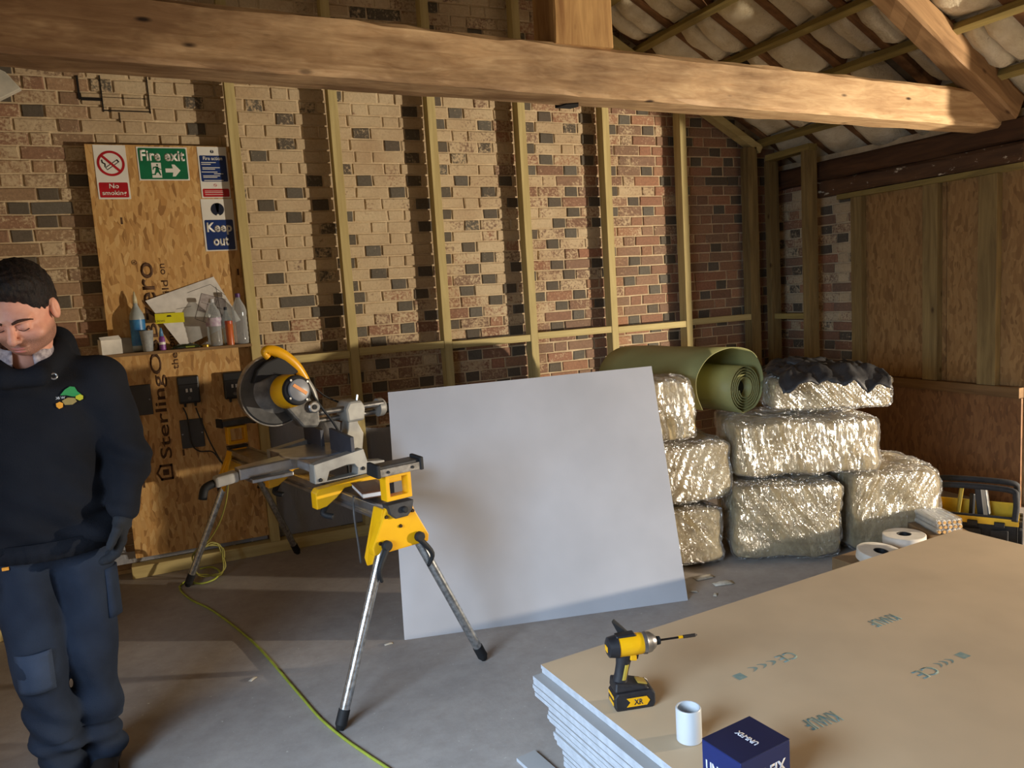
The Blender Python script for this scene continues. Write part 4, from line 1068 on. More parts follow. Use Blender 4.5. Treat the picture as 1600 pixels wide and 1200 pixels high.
# coil hanging by the rear leg
cl = []
k0 = F3+Vector((.03, -.02, 0))
for i in range(34):
    an = 2*PI*i/14; r = .10+.012*math.sin(i*1.7)
    cl.append(Vector((k0.x+.10+r*math.cos(an)*.9, k0.y+.08+.03*math.sin(i*.9), .115+r*math.sin(an))))
cl += [Vector((k0.x+.12, k0.y+.06, .25)), Vector((k0.x+.19, k0.y+.03, .36)), Vector((k0.x+.24, k0.y+.02, .5)), Vector((k0.x+.26, k0.y+.01, .64))]
tag(MB().tube(cl, .0045, 7, 3).build('cable_coil', pm('cable_olive', (140, 132, 52), rough=.5), None, smooth=True), 'loose coil of thin yellow cable hanging at the rear leg of the stand', 'cable')
cb = [sq(552, 776, -.5)+Vector((0, 0, 0)), sp(553, 800, .18), sp(556, 825, .18), sp(560, 850, .18), sp(564, 880, .2)]
tag(MB().tube(cb, .0045, 7, 5).build('hanging_lead', pm('lead_grey', (86, 84, 82), rough=.5), None, smooth=True), 'thin grey lead dangling below the near end of the stand beam', 'cable')

# ================================================================== plasterboards and what lies on them
def m_board(name, face, edge):
    f = pm(name+'_face', face, tuple(v*.94 for v in face), 2.2, .75, bmp=.06, bscale=40); e = pm(name+'_edge', edge, tuple(v*.9 for v in edge), 30, .85, bmp=.2)
    return [f, e]
M_IVORY = m_board('ivory_board', (180, 179, 182), (214, 212, 208)); M_BROWN = m_board('brown_board', (192, 168, 136), (180, 184, 190)); M_MID = m_board('grey_board', (164, 162, 160), (180, 184, 190))
def board_mesh(L, W, T, mats, name='sheet', parent=None):
    m = MB(); x, y = L/2, W/2
    v = [(-x, -y, 0), (x, -y, 0), (x, y, 0), (-x, y, 0), (-x, -y, T), (x, -y, T), (x, y, T), (-x, y, T)]
    m.add(v[4:], [(0, 1, 2, 3)]); m.add(v[:4], [(3, 2, 1, 0)]); m.mat(1)
    m.add(v, [(0, 1, 5, 4), (1, 2, 6, 5), (2, 3, 7, 6), (3, 0, 4, 7)])
    return m.build(name, mats, parent)
# leaning panel
A, B = Zp(632, 1000), Zp(1075, 938)
A2 = Yp(606, 613, 3.70); B2 = Yp(1018, 572, 3.39)
n = (B-A).cross(A2-A).normalized()
if n.y > 0: n = -n
m = MB(); P = [A, B, B2, A2]
m.add(P, [(0, 1, 2, 3)]); m.add([p-n*.0125 for p in P], [(3, 2, 1, 0)]); m.mat(1)
m.add(P+[p-n*.0125 for p in P], [(i, (i+1) % 4, (i+1) % 4+4, i+4) for i in range(4)])
pnl = m.build('leaning_plasterboard', M_IVORY, None)
tag(pnl, 'large pale grey plasterboard offcut leaning upright beside the saw stand', 'plasterboard')

# the stack: each board its own thing
TB, NBD = .015, 20
c0 = Zp(845, 1038, .3); c1 = Zp(1500, 826, .3)
ang = math.atan2(c1.y-c0.y, c1.x-c0.x)
dx = Vector((math.cos(ang), math.sin(ang), 0)); dy = Vector((-dx.y, dx.x, 0))
rng = random.Random(4)
OFF = {}
for i in range(NBD):                              # i = 0 is the top board
    if i == 0: o = (0, 0)
    elif i == 1: o = (.004, .002)
    elif i < 7: o = (-.034+rng.uniform(-.004, .004), rng.uniform(-.004, .006))
    elif i < 11: o = (-.028+rng.uniform(-.005, .005), -.085+rng.uniform(-.006, .006))
    elif i < 15: o = (-.03+rng.uniform(-.006, .006), -.12+rng.uniform(-.008, .008))
    else: o = (-.028+rng.uniform(-.006, .006), -.165+rng.uniform(-.008, .008))
    OFF[i] = o
proto = None
ORD = 'first second third fourth fifth sixth seventh eighth ninth tenth eleventh twelfth thirteenth fourteenth fifteenth sixteenth seventeenth eighteenth nineteenth twentieth'.split()
for i in range(NBD-1, -1, -1):
    ex, ey = OFF[i]
    c = Vector((c0.x, c0.y, 0))+dx*(1.2+ex)+dy*(-.6+ey)
    if i == 0:
        t = thing('plasterboard', 'topmost brown-faced plasterboard of the stack carrying the driver', 'plasterboard', (c.x, c.y, (NBD-1)*TB), ang, 'plasterboards in the stack')
        board_mesh(2.4, 1.2, TB-.0012, M_BROWN, 'sheet', t); top = t
    else:
        if proto is None:
            proto = board_mesh(2.4, 1.2, TB-.0012, M_MID, 'plasterboard', None); o = proto
        else:
            o = proto.copy(); COL.objects.link(o)
        o.location = (c.x, c.y, (NBD-1-i)*TB); o.rotation_euler = (0, 0, ang+rng.uniform(-.003, .003))
        tag(o, 'plasterboard lying %s from the top of the stack' % ORD[i], 'plasterboard', 'plasterboards in the stack')
ZS = NBD*TB-.0012
# printing on the top board, read from the far side
M_TEAL = pm('board_print', (100, 128, 126), (134, 146, 134), 40, .8)
Ti = Matrix.Translation(-Vector((top.location.x, top.location.y, top.location.z)))
Ri = Matrix.Rotation(-ang, 4, 'Z')
def bprint(s, a, b, h, bold=.02, flip=-1):
    """text along pixels a -> b on the board, its head towards the camera"""
    p, q = Zp(*a, ZS), Zp(*b, ZS); c = (p+q)/2; d = (p-q).normalized() if flip < 0 else (q-p).normalized()
    M = frame((c.x, c.y, ZS+.0004), d, Vector((-d.y, d.x, 0)))
    return lettering('print', s, M_TEAL, top, Ri @ Ti @ M, w=(p-q).length, h=h, depth=.0003, bold=bold)
bprint('KNAUF', (1362, 976), (1400, 963), .055); bprint('KNAUF', (1260, 1134), (1308, 1118), .055)
bprint('CE', (1218, 1031), (1242, 1022), .05, .01); bprint('(((', (1172, 1047), (1212, 1033), .03, .0)
bprint('CE', (1434, 1056), (1462, 1045), .05, .01); bprint('(((', (1464, 1040), (1488, 1031), .03, .0)
for a in ((1156, 1057), (1504, 1024)):
    p = Zp(*a, ZS); m = MB().box((p.x, p.y, ZS+.0004), (.035, .035, .0004), Matrix.Rotation(ang, 3, 'Z'))
    m.build('print', M_TEAL, top, world=True)
# narrow offcut on the floor by the stack
a = Zp(853, 1166, .0125)
t = tag(board_mesh(1.3, .075, .0125, M_MID, 'plasterboard_offcut'), 'narrow plasterboard offcut on the floor along the near-left foot of the stack', 'plasterboard')
t.rotation_euler = (0, 0, ang-PI/2+.06); t.location = (a.x+.0, a.y-.65, 0)

# ---- impact driver
M_YD = MATS['tool_yellow']; M_BD = pm('driver_black', (24, 24, 28), (34, 34, 38), 40, .5); M_NOSE = pm('nose_steel', (150, 148, 146), (120, 118, 116), 40, .35, metal=.8)
base = Zp(988, 1099, ZS+.0)
fx = (Zp(1075, 987, ZS+.194)-Zp(1012, 996, ZS+.194)).normalized()
dr = thing('impact_driver', 'black and yellow cordless impact driver standing on its battery', 'impact driver', (base.x, base.y, ZS+.0004), math.atan2(fx.y, fx.x))
# local: x forwards (bit), y left, z up.  height about 0.215
bt = MB().prism([(-.062, -.039, 0), (.058, -.039, 0), (.066, -.034, .012), (.066, -.034, .045), (.055, -.036, .056), (-.056, -.036, .056), (-.066, -.036, .044), (-.066, -.037, .01)], (0, .074, 0)).build('battery', M_BD, dr, bev=.005)
MB().prism([(-.03, -.0398, .012), (.035, -.0398, .012), (.045, -.0398, .026), (.035, -.0398, .04), (-.03, -.0398, .04), (-.018, -.0398, .026)], (0, .001, 0)).build('battery_badge', M_YD, bt)
lettering('lettering', 'XR', M_BD, bt, frame((.008, -.0401, .026), (1, 0, 0), (0, 0, 1)), w=.03, h=.018, depth=.0003, bold=.03)
MB().bx(-.0672, -.066, -.025, .028, .034, .044).build('battery_stripe', M_YD, bt); MB().bx(-.0672, -.066, -.02, .022, .012, .022).build('battery_stripe', M_YD, bt)
MB().prism([(-.064, -.033, .0565), (.05, -.033, .0565), (.035, -.03, .068), (.0, -.026, .076), (-.058, -.026, .086)], (0, .066, 0)).build('foot', M_BD, dr, bev=.006)
MB().prism([(.015, -.018, .073), (.046, -.018, .064), (.046, .018, .064), (.015, .018, .073)], (0, 0, .006)).build('latch_frame', pm('latch_gold', (170, 140, 60), rough=.4), dr, bev=.002)
MB().tube([(.05, .034, .06), (.062, .036, .05), (.066, .036, .03)], .002, 6, 4).build('belt_clip', M_NOSE, dr, smooth=True)
grip = MB()
sec = [(.07, -.037, .024, .021), (.085, -.036, .023, .019), (.11, -.03, .022, .018), (.135, -.024, .023, .0185), (.155, -.02, .026, .02), (.172, -.016, .03, .022)]
vs = []
for z, cx, rx, ry in sec: vs += [(cx+rx*math.cos(2*PI*k/16), ry*math.sin(2*PI*k/16), z) for k in range(16)]
grip.add(vs, [(r*16+k, r*16+(k+1) % 16, (r+1)*16+(k+1) % 16, (r+1)*16+k) for r in range(5) for k in range(16)]+[tuple(range(15, -1, -1)), tuple(range(80, 96))])
gp_ = grip.build('handle', M_BD, dr, smooth=True, autos=.9)
MB().grid(4, 8, lambda u, v: (-.036+.004*u*3+.012*v, -.0212-.002*math.sin(PI*u), .092+.048*v)).build('grip_inlay', pm('inlay_yellow', (176, 150, 52), rough=.5), gp_, solid=.002)
HZ = .194
MB().lath((-.062, 0, HZ), (.045, 0, HZ), [(0, .026), (.06, .033), (.5, .034), (.9, .033), (1, .030)], 28).build('motor_housing', M_YD, dr, smooth=True, autos=.6)
MB().lath((-.074, 0, HZ), (-.040, 0, HZ), [(0, .022), (.15, .031), (1, .0355)], 28).build('rear_cap', M_BD, dr, smooth=True, autos=.6)
MB().bx(-.0765, -.073, -.012, .012, HZ-.012, HZ+.006).build('rear_badge', M_YD, dr, bev=.002)
MB().prism([(-.045, -.016, HZ+.030), (.02, -.016, HZ+.030), (.014, -.012, HZ+.039), (-.045, -.012, HZ+.037)], (0, .028, 0)).build('top_pad', M_BD, dr, bev=.003)
MB().lath((.040, 0, HZ), (.083, 0, HZ), [(0, .034), (.25, .035), (.3, .033), (.6, .031), (.9, .022), (1, .018)], 28).build('gear_nose', M_NOSE, dr, smooth=True, autos=.6)
MB().lath((.083, 0, HZ), (.098, 0, HZ), [(0, .011), (.4, .0135), (1, .0125)], 18).build('collet', M_RUB, dr, smooth=True, autos=.6)
bit = MB().cyl((.098, 0, HZ), (.190, 0, HZ), .0036, .0036, 6).build('bit_holder', pm('bit_dark', (44, 40, 38), metal=.6, rough=.4), dr)
MB().cyl((.160, 0, HZ), (.174, 0, HZ), .0048, .0048, 14).build('bit_band', M_YD, bit)
MB().lath((.176, 0, HZ), (.222, 0, HZ), [(0, .0055), (.85, .0055), (.9, .0035), (1, .002)], 12).build('bit_tip', pm('bit_grey', (84, 78, 74), metal=.7, rough=.4), bit)
MB().prism([(.006, -.012, .150), (.022, -.012, .147), (.026, -.012, .162), (.020, -.012, .176), (.004, -.012, .176)], (0, .024, 0)).build('trigger', M_BD, dr, bev=.003)
MB().prism([(-.006, -.02, .150), (.016, -.02, .146), (.016, -.02, .172), (-.006, -.02, .172)], (0, .04, 0)).build('trigger_guard', M_YD, dr, bev=.004)
MB().prism([(-.02, .034, HZ+.01), (.01, .034, HZ+.02), (-.035, .05, HZ+.065), (-.042, .045, HZ+.06)], (.004, .004, 0)).build('hook', M_RUB, dr, bev=.001)

# ---- pipe collar
p = Zp(1082, 1150, ZS); r = (Zp(1105, 1150, ZS)-Zp(1060, 1150, ZS)).length/2
p = Zp(1083, 1165, ZS)
hm = .098
t = thing('pipe_collar', 'short pale grey plastic pipe collar standing on the boards', 'pipe', (p.x+.01, p.y+.03, ZS+.0004))
M_PVC = pm('pvc_grey', (196, 200, 202), (186, 190, 194), 5, .4)
MB().lath((0, 0, 0), (0, 0, hm), [(0, .033), (.02, .036), (.96, .036), (1, .034), (1, .031), (.97, .0305), (.5, .0305), (.02, .0305), (0, .031)], 48, cap=False).build('tube_wall', M_PVC, t, smooth=True, autos=.7)
MB().lath((0, 0, hm*.46), (0, 0, hm*.5), [(0, .0306), (.1, .028), (.9, .028), (1, .0306)], 40, cap=False).build('stop_rib', M_PVC, t, smooth=True)

# ---- blue fixings box
zt = .445
q = [Zp(x, y, zt) for x, y in ((1100, 1155), (1168, 1117), (1231, 1153), (1160, 1196))]
cx = sum((v for v in q), Vector())/4; ux = (q[2]-q[1]).normalized(); L = ((q[2]-q[1]).length+(q[3]-q[0]).length)/2; Wd = ((q[1]-q[0]).length+(q[2]-q[3]).length)/2
an = math.atan2(ux.y, ux.x); H = zt-ZS
bxo = thing('fixings_box', 'dark blue cardboard fixings box with white lettering on the boards', 'box', (cx.x, cx.y, ZS+.0004), an)
M_BOX = pm('box_blue', (18, 34, 92), (14, 28, 78), 6, .35); M_BOXL = pm('box_white', (216, 216, 222), rough=.5)
MB().bx(-L/2, L/2, -Wd/2, Wd/2, 0, H-.002).build('carton', M_BOX, bxo, bev=.0025)
MB().bx(-L/2, L/2, -Wd/2, Wd/2, H-.0019, H).build('lid_flap', pm('box_lid', (20, 30, 66), (18, 26, 58), 6, .4), bxo, bev=.001)
lettering('lettering', 'UNI-FIX', M_BOXL, bxo, frame((-.0, .005, H+.0002), (-1, 0, 0), (0, -1, 0)), w=L*.52, h=.018, depth=.0003, bold=.03)
lettering('lettering', 'UNI-FIX', M_BOXL, bxo, frame((0, -Wd/2-.0004, H*.55), (1, 0, 0), (0, 0, 1)), w=L*.8, h=.032, depth=.0003, bold=.03)
lettering('lettering', 'UNI-FIX', M_BOXL, bxo, frame((-L/2-.0004, 0, H*.55), (0, -1, 0), (0, 0, 1)), w=Wd*.8, h=.032, depth=.0003, bold=.03)
lettering('lettering', 'UNI-FIX', M_BOXL, bxo, frame((L/2+.0004, 0, H*.6), (0, 1, 0), (0, 0, 1)), w=Wd*.8, h=.032, depth=.0003, bold=.03)
# scraps on the floor and dust on the board
rng = random.Random(9)
for k, (x, y, lb) in enumerate(((1100, 903, 'torn strip of clear film on the floor before the bales'), (1130, 912, 'curled plaster scrap on the floor before the bales'), (1085, 925, 'small chip of plaster beside the leaning panel'), (1118, 930, 'thin sliver of wood on the floor by the stack edge'), (856, 1090, 'white plaster crumb on the floor by the stack corner'), (607, 1007, 'small white curl of plaster on the floor below the panel corner'), (395, 1062, 'white plaster crumb on the floor left of the front stand leg'))):
    p = Zp(x, y); s = .05 if k < 2 else .018
    o = MB().grid(7, 5, lambda u, v: ((u-.5)*s*2.2, (v-.5)*s, .003+s*.22*math.sin(PI*u)*math.sin(PI*v)*(1+.6*fbm((u*4+k, v*4, k))))).build('floor_scrap', pm('scrap_pale', (206, 198, 182), (170, 158, 138), 30, .7), None, smooth=True, solid=.002)
    o.location = (p.x, p.y, 0); o.rotation_euler = (0, 0, rng.uniform(-1, 1)); tag(o, lb, 'debris')

# ================================================================== bales of insulation, membrane roll and loose things
def m_film():
    m, nt, b = newmat('shrink_film')
    tr_ = nt.nodes.new('ShaderNodeBsdfTransparent'); tr_.inputs[0].default_value = (.97, .97, .96, 1)
    gl = nt.nodes.new('ShaderNodeBsdfGlossy'); gl.inputs['Roughness'].default_value = .21; gl.inputs['Color'].default_value = (1, 1, 1, 1)
    df = nt.nodes.new('ShaderNodeBsdfDiffuse'); df.inputs['Color'].default_value = (.8, .8, .8, 1)
    v = coords(nt, (1, 1, .16), rot=(.25, .3, 0)); w1 = noise(nt, v, 48, 4, .6, 1.4)
    v2 = coords(nt, (1, 1, .3), rot=(-.5, -.5, .2)); w2 = noise(nt, v2, 20, 4, .6, 1.5)
    hs = nt.nodes.new('ShaderNodeMath'); hs.operation = 'MULTIPLY'; nt.links.new(w1, hs.inputs[0]); nt.links.new(w2, hs.inputs[1])
    bp_ = nt.nodes.new('ShaderNodeBump'); bp_.inputs['Strength'].default_value = 1.0; bp_.inputs['Distance'].default_value = .19
    nt.links.new(hs.outputs[0], bp_.inputs['Height'])
    nt.links.new(bp_.outputs[0], gl.inputs['Normal']); nt.links.new(bp_.outputs[0], df.inputs['Normal'])
    m1 = nt.nodes.new('ShaderNodeMixShader'); m1.inputs[0].default_value = .06
    nt.links.new(tr_.outputs[0], m1.inputs[1]); nt.links.new(df.outputs[0], m1.inputs[2])
    fr = nt.nodes.new('ShaderNodeLayerWeight'); fr.inputs['Blend'].default_value = .25; nt.links.new(bp_.outputs[0], fr.inputs['Normal'])
    mr = nt.nodes.new('ShaderNodeMapRange'); mr.inputs['To Min'].default_value = .2; mr.inputs['To Max'].default_value = .7; nt.links.new(fr.outputs['Fresnel'], mr.inputs[0])
    m2 = nt.nodes.new('ShaderNodeMixShader'); nt.links.new(mr.outputs[0], m2.inputs[0]); nt.links.new(m1.outputs[0], m2.inputs[1]); nt.links.new(gl.outputs[0], m2.inputs[2])
    nt.links.new(m2.outputs[0], nt.nodes['Material Output'].inputs['Surface'])
    return m
M_FILM = m_film()
def m_fleece():
    m, nt, b = newmat('packed_fleece'); v = coords(nt)
    c = ramp(nt, noise(nt, v, 9, 5, .65), [(.3, lin((222, 206, 168))), (.7, lin((190, 170, 128)))])
    d = ramp(nt, noise(nt, v, 60, 3, .6), [(.64, (1, 1, 1)), (.74, (.42, .36, .28))])
    ly = nt.nodes.new('ShaderNodeTexWave'); ly.bands_direction = 'Z'; ly.inputs['Scale'].default_value = 3.0; ly.inputs['Distortion'].default_value = 1.5; nt.links.new(v, ly.inputs['Vector'])
    c = mixc(nt, .6, c, d, 'MULTIPLY'); c = mixc(nt, .35, c, ramp(nt, ly.outputs['Fac'], [(.0, (.62, .56, .46)), (.12, (1, 1, 1))]), 'MULTIPLY')
    nt.links.new(c, b.inputs['Base Color']); b.inputs['Roughness'].default_value = .95; b.inputs['Specular IOR Level'].default_value = .1
    bump(nt, b, noise(nt, v, 40, 6, .7), .6, .01)
    return m
M_FLEECE = m_fleece()
def lump(d, n, seed, amp, pw=5.0, pleat=0.0, grow=0.0):
    """soft superellipsoid block, base at z=0"""
    m = MB(); nu, nv = n, n
    vs = []
    bm = bmesh.new(); bmesh.ops.create_cube(bm, size=2.0); bmesh.ops.subdivide_edges(bm, edges=bm.edges[:], cuts=n, use_grid_fill=True)
    for v in bm.verts:
        p = v.co.copy(); k = (abs(p.x)**pw+abs(p.y)**pw+abs(p.z)**pw)**(1/pw); p /= k
        q = Vector((p.x*d[0]/2, p.y*d[1]/2, p.z*d[2]/2)); nn = p.normalized()
        a = amp*fbm((q.x*5+seed, q.y*5, q.z*5), 1.2, 3)
        if pleat:
            w1 = fbm((q.x*20+seed+q.z*14*math.sin(seed*2.1)+.6*math.sin(q.z*9), q.y*20, q.z*2.2), 1.0, 2)
            w2 = fbm((q.x*46+seed-q.z*30*math.cos(seed*1.3), q.y*46, q.z*5), 1, 2)
            a += pleat*(1.1*(1-abs(w1)*3.0)*(.4+abs(fbm((q.x*3+seed, q.y*3, q.z*4), 1)))+.45*(.5-abs(w2)))
        q += nn*(a+grow)
        v.co = q+Vector((0, 0, d[2]/2))
    lo = [min(v.co[k] for v in bm.verts) for k in range(3)]; hi = [max(v.co[k] for v in bm.verts) for k in range(3)]
    for v in bm.verts:                             # settle to the wanted size, base at z = 0
        for k in range(3): v.co[k] = ((v.co[k]-lo[k])/(hi[k]-lo[k])-(.5 if k < 2 else 0))*d[k]
    fs = [[v.index for v in f.verts] for f in bm.faces]; bm.verts.index_update(); fs = [[v.index for v in f.verts] for f in bm.faces]
    m.add([v.co for v in bm.verts], fs); bm.free()
    return m
def bale(label, loc, d, rz, seed, tilt=0.0):
    t = thing('insulation_bale', label, 'bale', loc, rz, 'wrapped insulation bales'); t.rotation_euler = (0, tilt, rz)
    lump((d[0]-.03, d[1]-.03, d[2]-.03), 16, seed, .02, 14).build('fleece', M_FLEECE, t, smooth=True).location = (0, 0, .012)
    lump(d, 76, seed, .02, 14, .012, .006).build('shrink_wrap', M_FILM, t, smooth=True)
    return t
r1 = -.51                                         # right-hand pile is turned
ax1 = Vector((math.cos(r1), math.sin(r1), 0)); ay1 = Vector((-ax1.y, ax1.x, 0))
K = Vector((2.752, 3.31, 0))
def kp(s, d, z): 
    v = K+ax1*s+ay1*d; return (v.x, v.y, z)
bale('bottom bale of the left pile, partly behind the leaning panel', (2.44, 3.72, 0), (.80, .64, .355), -.22, 1)
bale('middle bale of the left pile, partly behind the leaning panel', (2.49, 3.72, .355), (.84, .62, .365), -.24, 2)
tl = bale('topmost bale of the left pile under the green roll', (2.29, 3.61, .72), (.72, .40, .375), -.20, 3)
bale('bottom bale at the foot of the right pile, nearest the left pile', kp(.32, .31, 0), (.64, .62, .465), r1, 4)
bale('bottom bale at the right end of the pile beside the tape rolls', kp(.91, .36, 0), (.54, .60, .50), r1+.06, 5)
bale('wide bale with bright stretched film in the middle of the right pile', kp(.44, .36, .466), (.84, .62, .345), r1+.02, 6)
tb = bale('topmost bale of the right pile with the dark jacket on it', kp(.62, .44, .812), (.70, .53, .215), r1-.02, 7)
# membrane roll: loose outer turn and tight core, swept along its axis
O = Vector((3.085, 3.55, .955)); AX = Vector((-.19, .98, .0)).normalized(); EU = Vector((.60, .80, 0)).normalized()
EU = Vector((AX.y, -AX.x, 0)); EV = Vector((0, 0, 1))
prof = [(-100, -22), (-108, 5), (-103, 30), (-80, 52), (-45, 63), (-5, 62), (25, 50), (41, 22), (40, -8), (22, -32), (-8, -39)]
PX = .0038
pl = spline([Vector((x*PX, y*PX, 0)) for x, y in prof], 5)
n = 150
for i in range(n):
    an_ = -PI*.62 - 2*PI*5.2*i/n; rr = (36-22*i/n)*PX
    pl.append(Vector((rr*math.cos(an_), rr*math.sin(an_)-.004, 0)))
roll = thing('membrane_roll', 'part unrolled olive green membrane roll lying across the bales', 'roll', (O.x, O.y, O.z-.13))
m = MB(); L = .86; nl = 6
vs = []
for k in range(nl):
    a = k/(nl-1)
    for i, p in enumerate(pl):
        loose = max(0, 1-i/55)
        wob = .012*fbm((a*3, i*.07, 5), 1)*loose
        vs.append(O+AX*(L*a+.03*loose*math.sin(i*.1))+EU*(p.x*(1-.12*a*loose))+EV*(p.y*(1-.10*a*loose)+wob+.01*a))
w = len(pl)
m.add(vs, [(k*w+i, k*w+i+1, (k+1)*w+i+1, (k+1)*w+i) for k in range(nl-1) for i in range(w-1)])
def m_memb():
    m, nt, b = newmat('green_membrane'); v = coords(nt)
    c = ramp(nt, noise(nt, v, 3, 4), [(.3, lin((158, 156, 104))), (.7, lin((142, 140, 90)))])
    nt.links.new(c, b.inputs['Base Color']); b.inputs['Roughness'].default_value = .5; b.inputs['Specular IOR Level'].default_value = .3
    return m
o = m.build('sheet', m_memb(), roll, smooth=True, world=True, solid=.003, recalc=False)
# loose end hanging in front of the core: flat apron from core down-left
MB().lath(O+AX*.05+Vector((0, 0, -.004)), O+AX*.8+Vector((0, 0, -.004)), [(0, .045), (1, .045)], 24).build('core_tube', pm('core_dark', (30, 30, 28), rough=.8), roll, world=True)
# dark jacket flung over the top bale
jc = Vector(kp(.60, .36, 0)); 
def jk(u, v):
    s = (u-.5)*.58; d = (v-.5)*.56
    edge = max(0, abs(u-.5)*2-.72)/.28; fr = max(0, .17-v)/.17
    z = 1.03 + .04*(1-edge)*math.exp(-((u-.38)**2)*10) + .035*fbm((u*5, v*5, 3), 1.4, 3)*(1-.5*edge) + .02*abs(fbm((u*9+v*6, v*3, 8), 1, 2))
    z -= .008*edge**1.5 + .085*fr**1.3
    d2 = d - .02*fr+.015*fbm((u*4, v*4, 9), 1)
    p = jc+ax1*(s+.02*fbm((u*3, v*9, 2), 1))+ay1*d2
    return (p.x, p.y, z+.012)
jk_o = thing('jacket', 'crumpled charcoal work jacket lying on the topmost right bale', 'jacket', (jc.x, jc.y, .98))
M_JK = pm('jacket_cloth', (52, 52, 54), (36, 36, 38), 16, .55, bmp=.3, bscale=90)
MB().grid(46, 40, jk).build('body', M_JK, jk_o, smooth=True, world=True, solid=.008)
def slv(u, v):
    an_ = 2*PI*v; a = Vector(kp(.62, .30, 1.04)); b = Vector(kp(.44, .42, 1.06)); c = a.lerp(b, u); r = .05*(1-.3*u)
    t = (b-a).normalized(); e = t.cross(Vector((0, 0, 1)))
    return c+e*r*math.cos(an_)*1.25+Vector((0, 0, r*math.sin(an_)*.75+.03*u+.012*fbm((u*6, v*6, 4), 1)))
MB().grid(14, 15, slv).build('sleeve', M_JK, jk_o, smooth=True, world=True)
# two rolls of tape leaning behind the stack
M_TAPE = pm('tape_white', (214, 206, 194), (198, 188, 172), 8, .5)
def tape(label, loc, R, r, w, tilt, rz):
    t = thing('tape_roll', label, 'tape roll', loc, rz, 'rolls of jointing tape'); t.rotation_euler = (tilt, 0, rz)
    m = MB().lath((0, 0, 0), (0, 0, w), [(0, r), (0, R-.004), (.06, R), (.94, R), (1, R-.004), (1, r)], 48, cap=False); m.build('tape', M_TAPE, t, smooth=True, autos=.6)
    MB().lath((0, 0, .0), (0, 0, w-.002), [(0, r-.0045), (0, r), (1, r), (1, r-.0045), (0, r-.0045)], 36, cap=False).build('core', pm('core_black', (20, 20, 22), rough=.5), t, smooth=True, autos=.6)
    return t
a = Zp(1377, 852, .235); b = Zp(1424, 846, .20)
tape('pale roll of jointing tape with black core, the nearer of two by the stack', (a.x-.01, a.y+.0, .16), .112, .036, .05, .12, .3)
tape('pale roll of jointing tape with black core, behind the other and by the tubes', (b.x+.06, b.y+.09, .155), .105, .036, .05, -.02, .6)
bx = thing('carton', 'low brown carton under the tape rolls behind the stack', 'carton', (a.x+.09, a.y+.09, 0), ang)
MB().bx(-.22, .22, -.11, .11, 0, .145).build('carton_body', pm('carton_brown', (132, 102, 66), rough=.8), bx, bev=.003)
# bundle of white tubes in film
c = Zp(1455, 822, .22)
tp = thing('tube_bundle', 'film-wrapped bundle of white foam tubes beside the tool bag', 'tube bundle', (c.x+.075, c.y+.02, .19), -.42)
rng = random.Random(2)
for j in range(3):
    for i in range(5):
        x = (i-2)*.0265+(j % 2)*.006; z = .016+j*.025
        tb_ = MB().lath((x, -.11+rng.uniform(-.006, .006), z), (x, .11, z), [(0, .0125), (1, .0125)], 14).build('tube', pm('foam_white_tube', (226, 220, 208), rough=.6), tp, smooth=True, autos=.6)
        MB().lath((x, -.1175, z), (x, -.109, z), [(0, .0085), (1, .0085)], 10).build('tube_end', pm('tube_cream', (206, 160, 96) if (i+j) % 3 == 0 else (214, 204, 186)), tb_)
MB().bx(-.072, .076, -.108, .10, .001, .086).build('wrap', M_FILM, tp, bev=.012)
st = tag(MB().bx(-.11, .11, -.14, .14, 0, .189).build('packing_carton', MATS['carton_brown'], None, bev=.003), 'brown carton under the bundle of white tubes', 'carton'); st.location = (c.x+.09, c.y+.02, 0); st.rotation_euler = (0, 0, -.42)
# open-top tool bag
c = Xp(1548, 800, 4.12); TBZ = 0.0
bag = thing('tool_bag', 'black and yellow open-top tool bag on the floor against the right wall', 'tool bag', (4.13, 2.86, 0), -1.02)
M_CAN = pm('bag_canvas', (24, 24, 26), (34, 34, 36), 40, .8, bmp=.3, bscale=200); M_BY = pm('bag_yellow', (226, 178, 20), rough=.6)
# local: x along, y across
def wallq(p, q, h0, h1, name, mat, th=.012, par=bag):
    p = Vector((*p, 0)); q = Vector((*q, 0)); t = (q-p).normalized(); s = Vector((-t.y, t.x, 0))*th
    return MB().prism([p+Vector((0, 0, .012)), q+Vector((0, 0, .012)), q+Vector((0, 0, h1)), p+Vector((0, 0, h0))], s).build(name, mat, par, bev=.004)
MB().bx(-.22, .22, -.13, .13, 0, .014).build('base', M_RUB, bag, bev=.004)
BH = .20
for nm, p, q in (('front_wall', (-.215, -.125), (.215, -.125)), ('back_wall', (.215, .125), (-.215, .125)), ('end_wall', (-.215, .125), (-.215, -.125)), ('end_wall', (.215, -.125), (.215, .125))):
    w_ = wallq(p, q, BH, BH, nm, M_CAN)
    P_, Q_ = Vector((*p, 0)), Vector((*q, 0)); t = (Q_-P_).normalized(); s = Vector((t.y, -t.x, 0))
    MB().prism([P_+s*.003+Vector((0, 0, z)) if i in (0, 3) else Q_+s*.003+Vector((0, 0, z)) for i, z in enumerate((BH-.05, BH-.05, BH-.012, BH-.012))], -s*.004).build('trim_band', M_BY, w_)
    for k in (.2, .5, .8):
        pc = P_.lerp(Q_, k)+s*.012
        MB().box((pc.x, pc.y, .075), (.085 if abs(t.x) > .5 else .022, .022 if abs(t.x) > .5 else .06, .10)).build('pocket', M_CAN, w_, bev=.006)
        MB().box((pc.x, pc.y, .155), (.05 if abs(t.x) > .5 else .02, .02 if abs(t.x) > .5 else .04, .028)).build('strap', M_RUB, w_, bev=.003)
MB().bx(-.2, .2, .108, .112, .02, BH+.02).build('lining', M_BY, bag); MB().bx(-.203, -.199, -.1, .1, .02, BH+.015).build('lining', M_BY, bag)
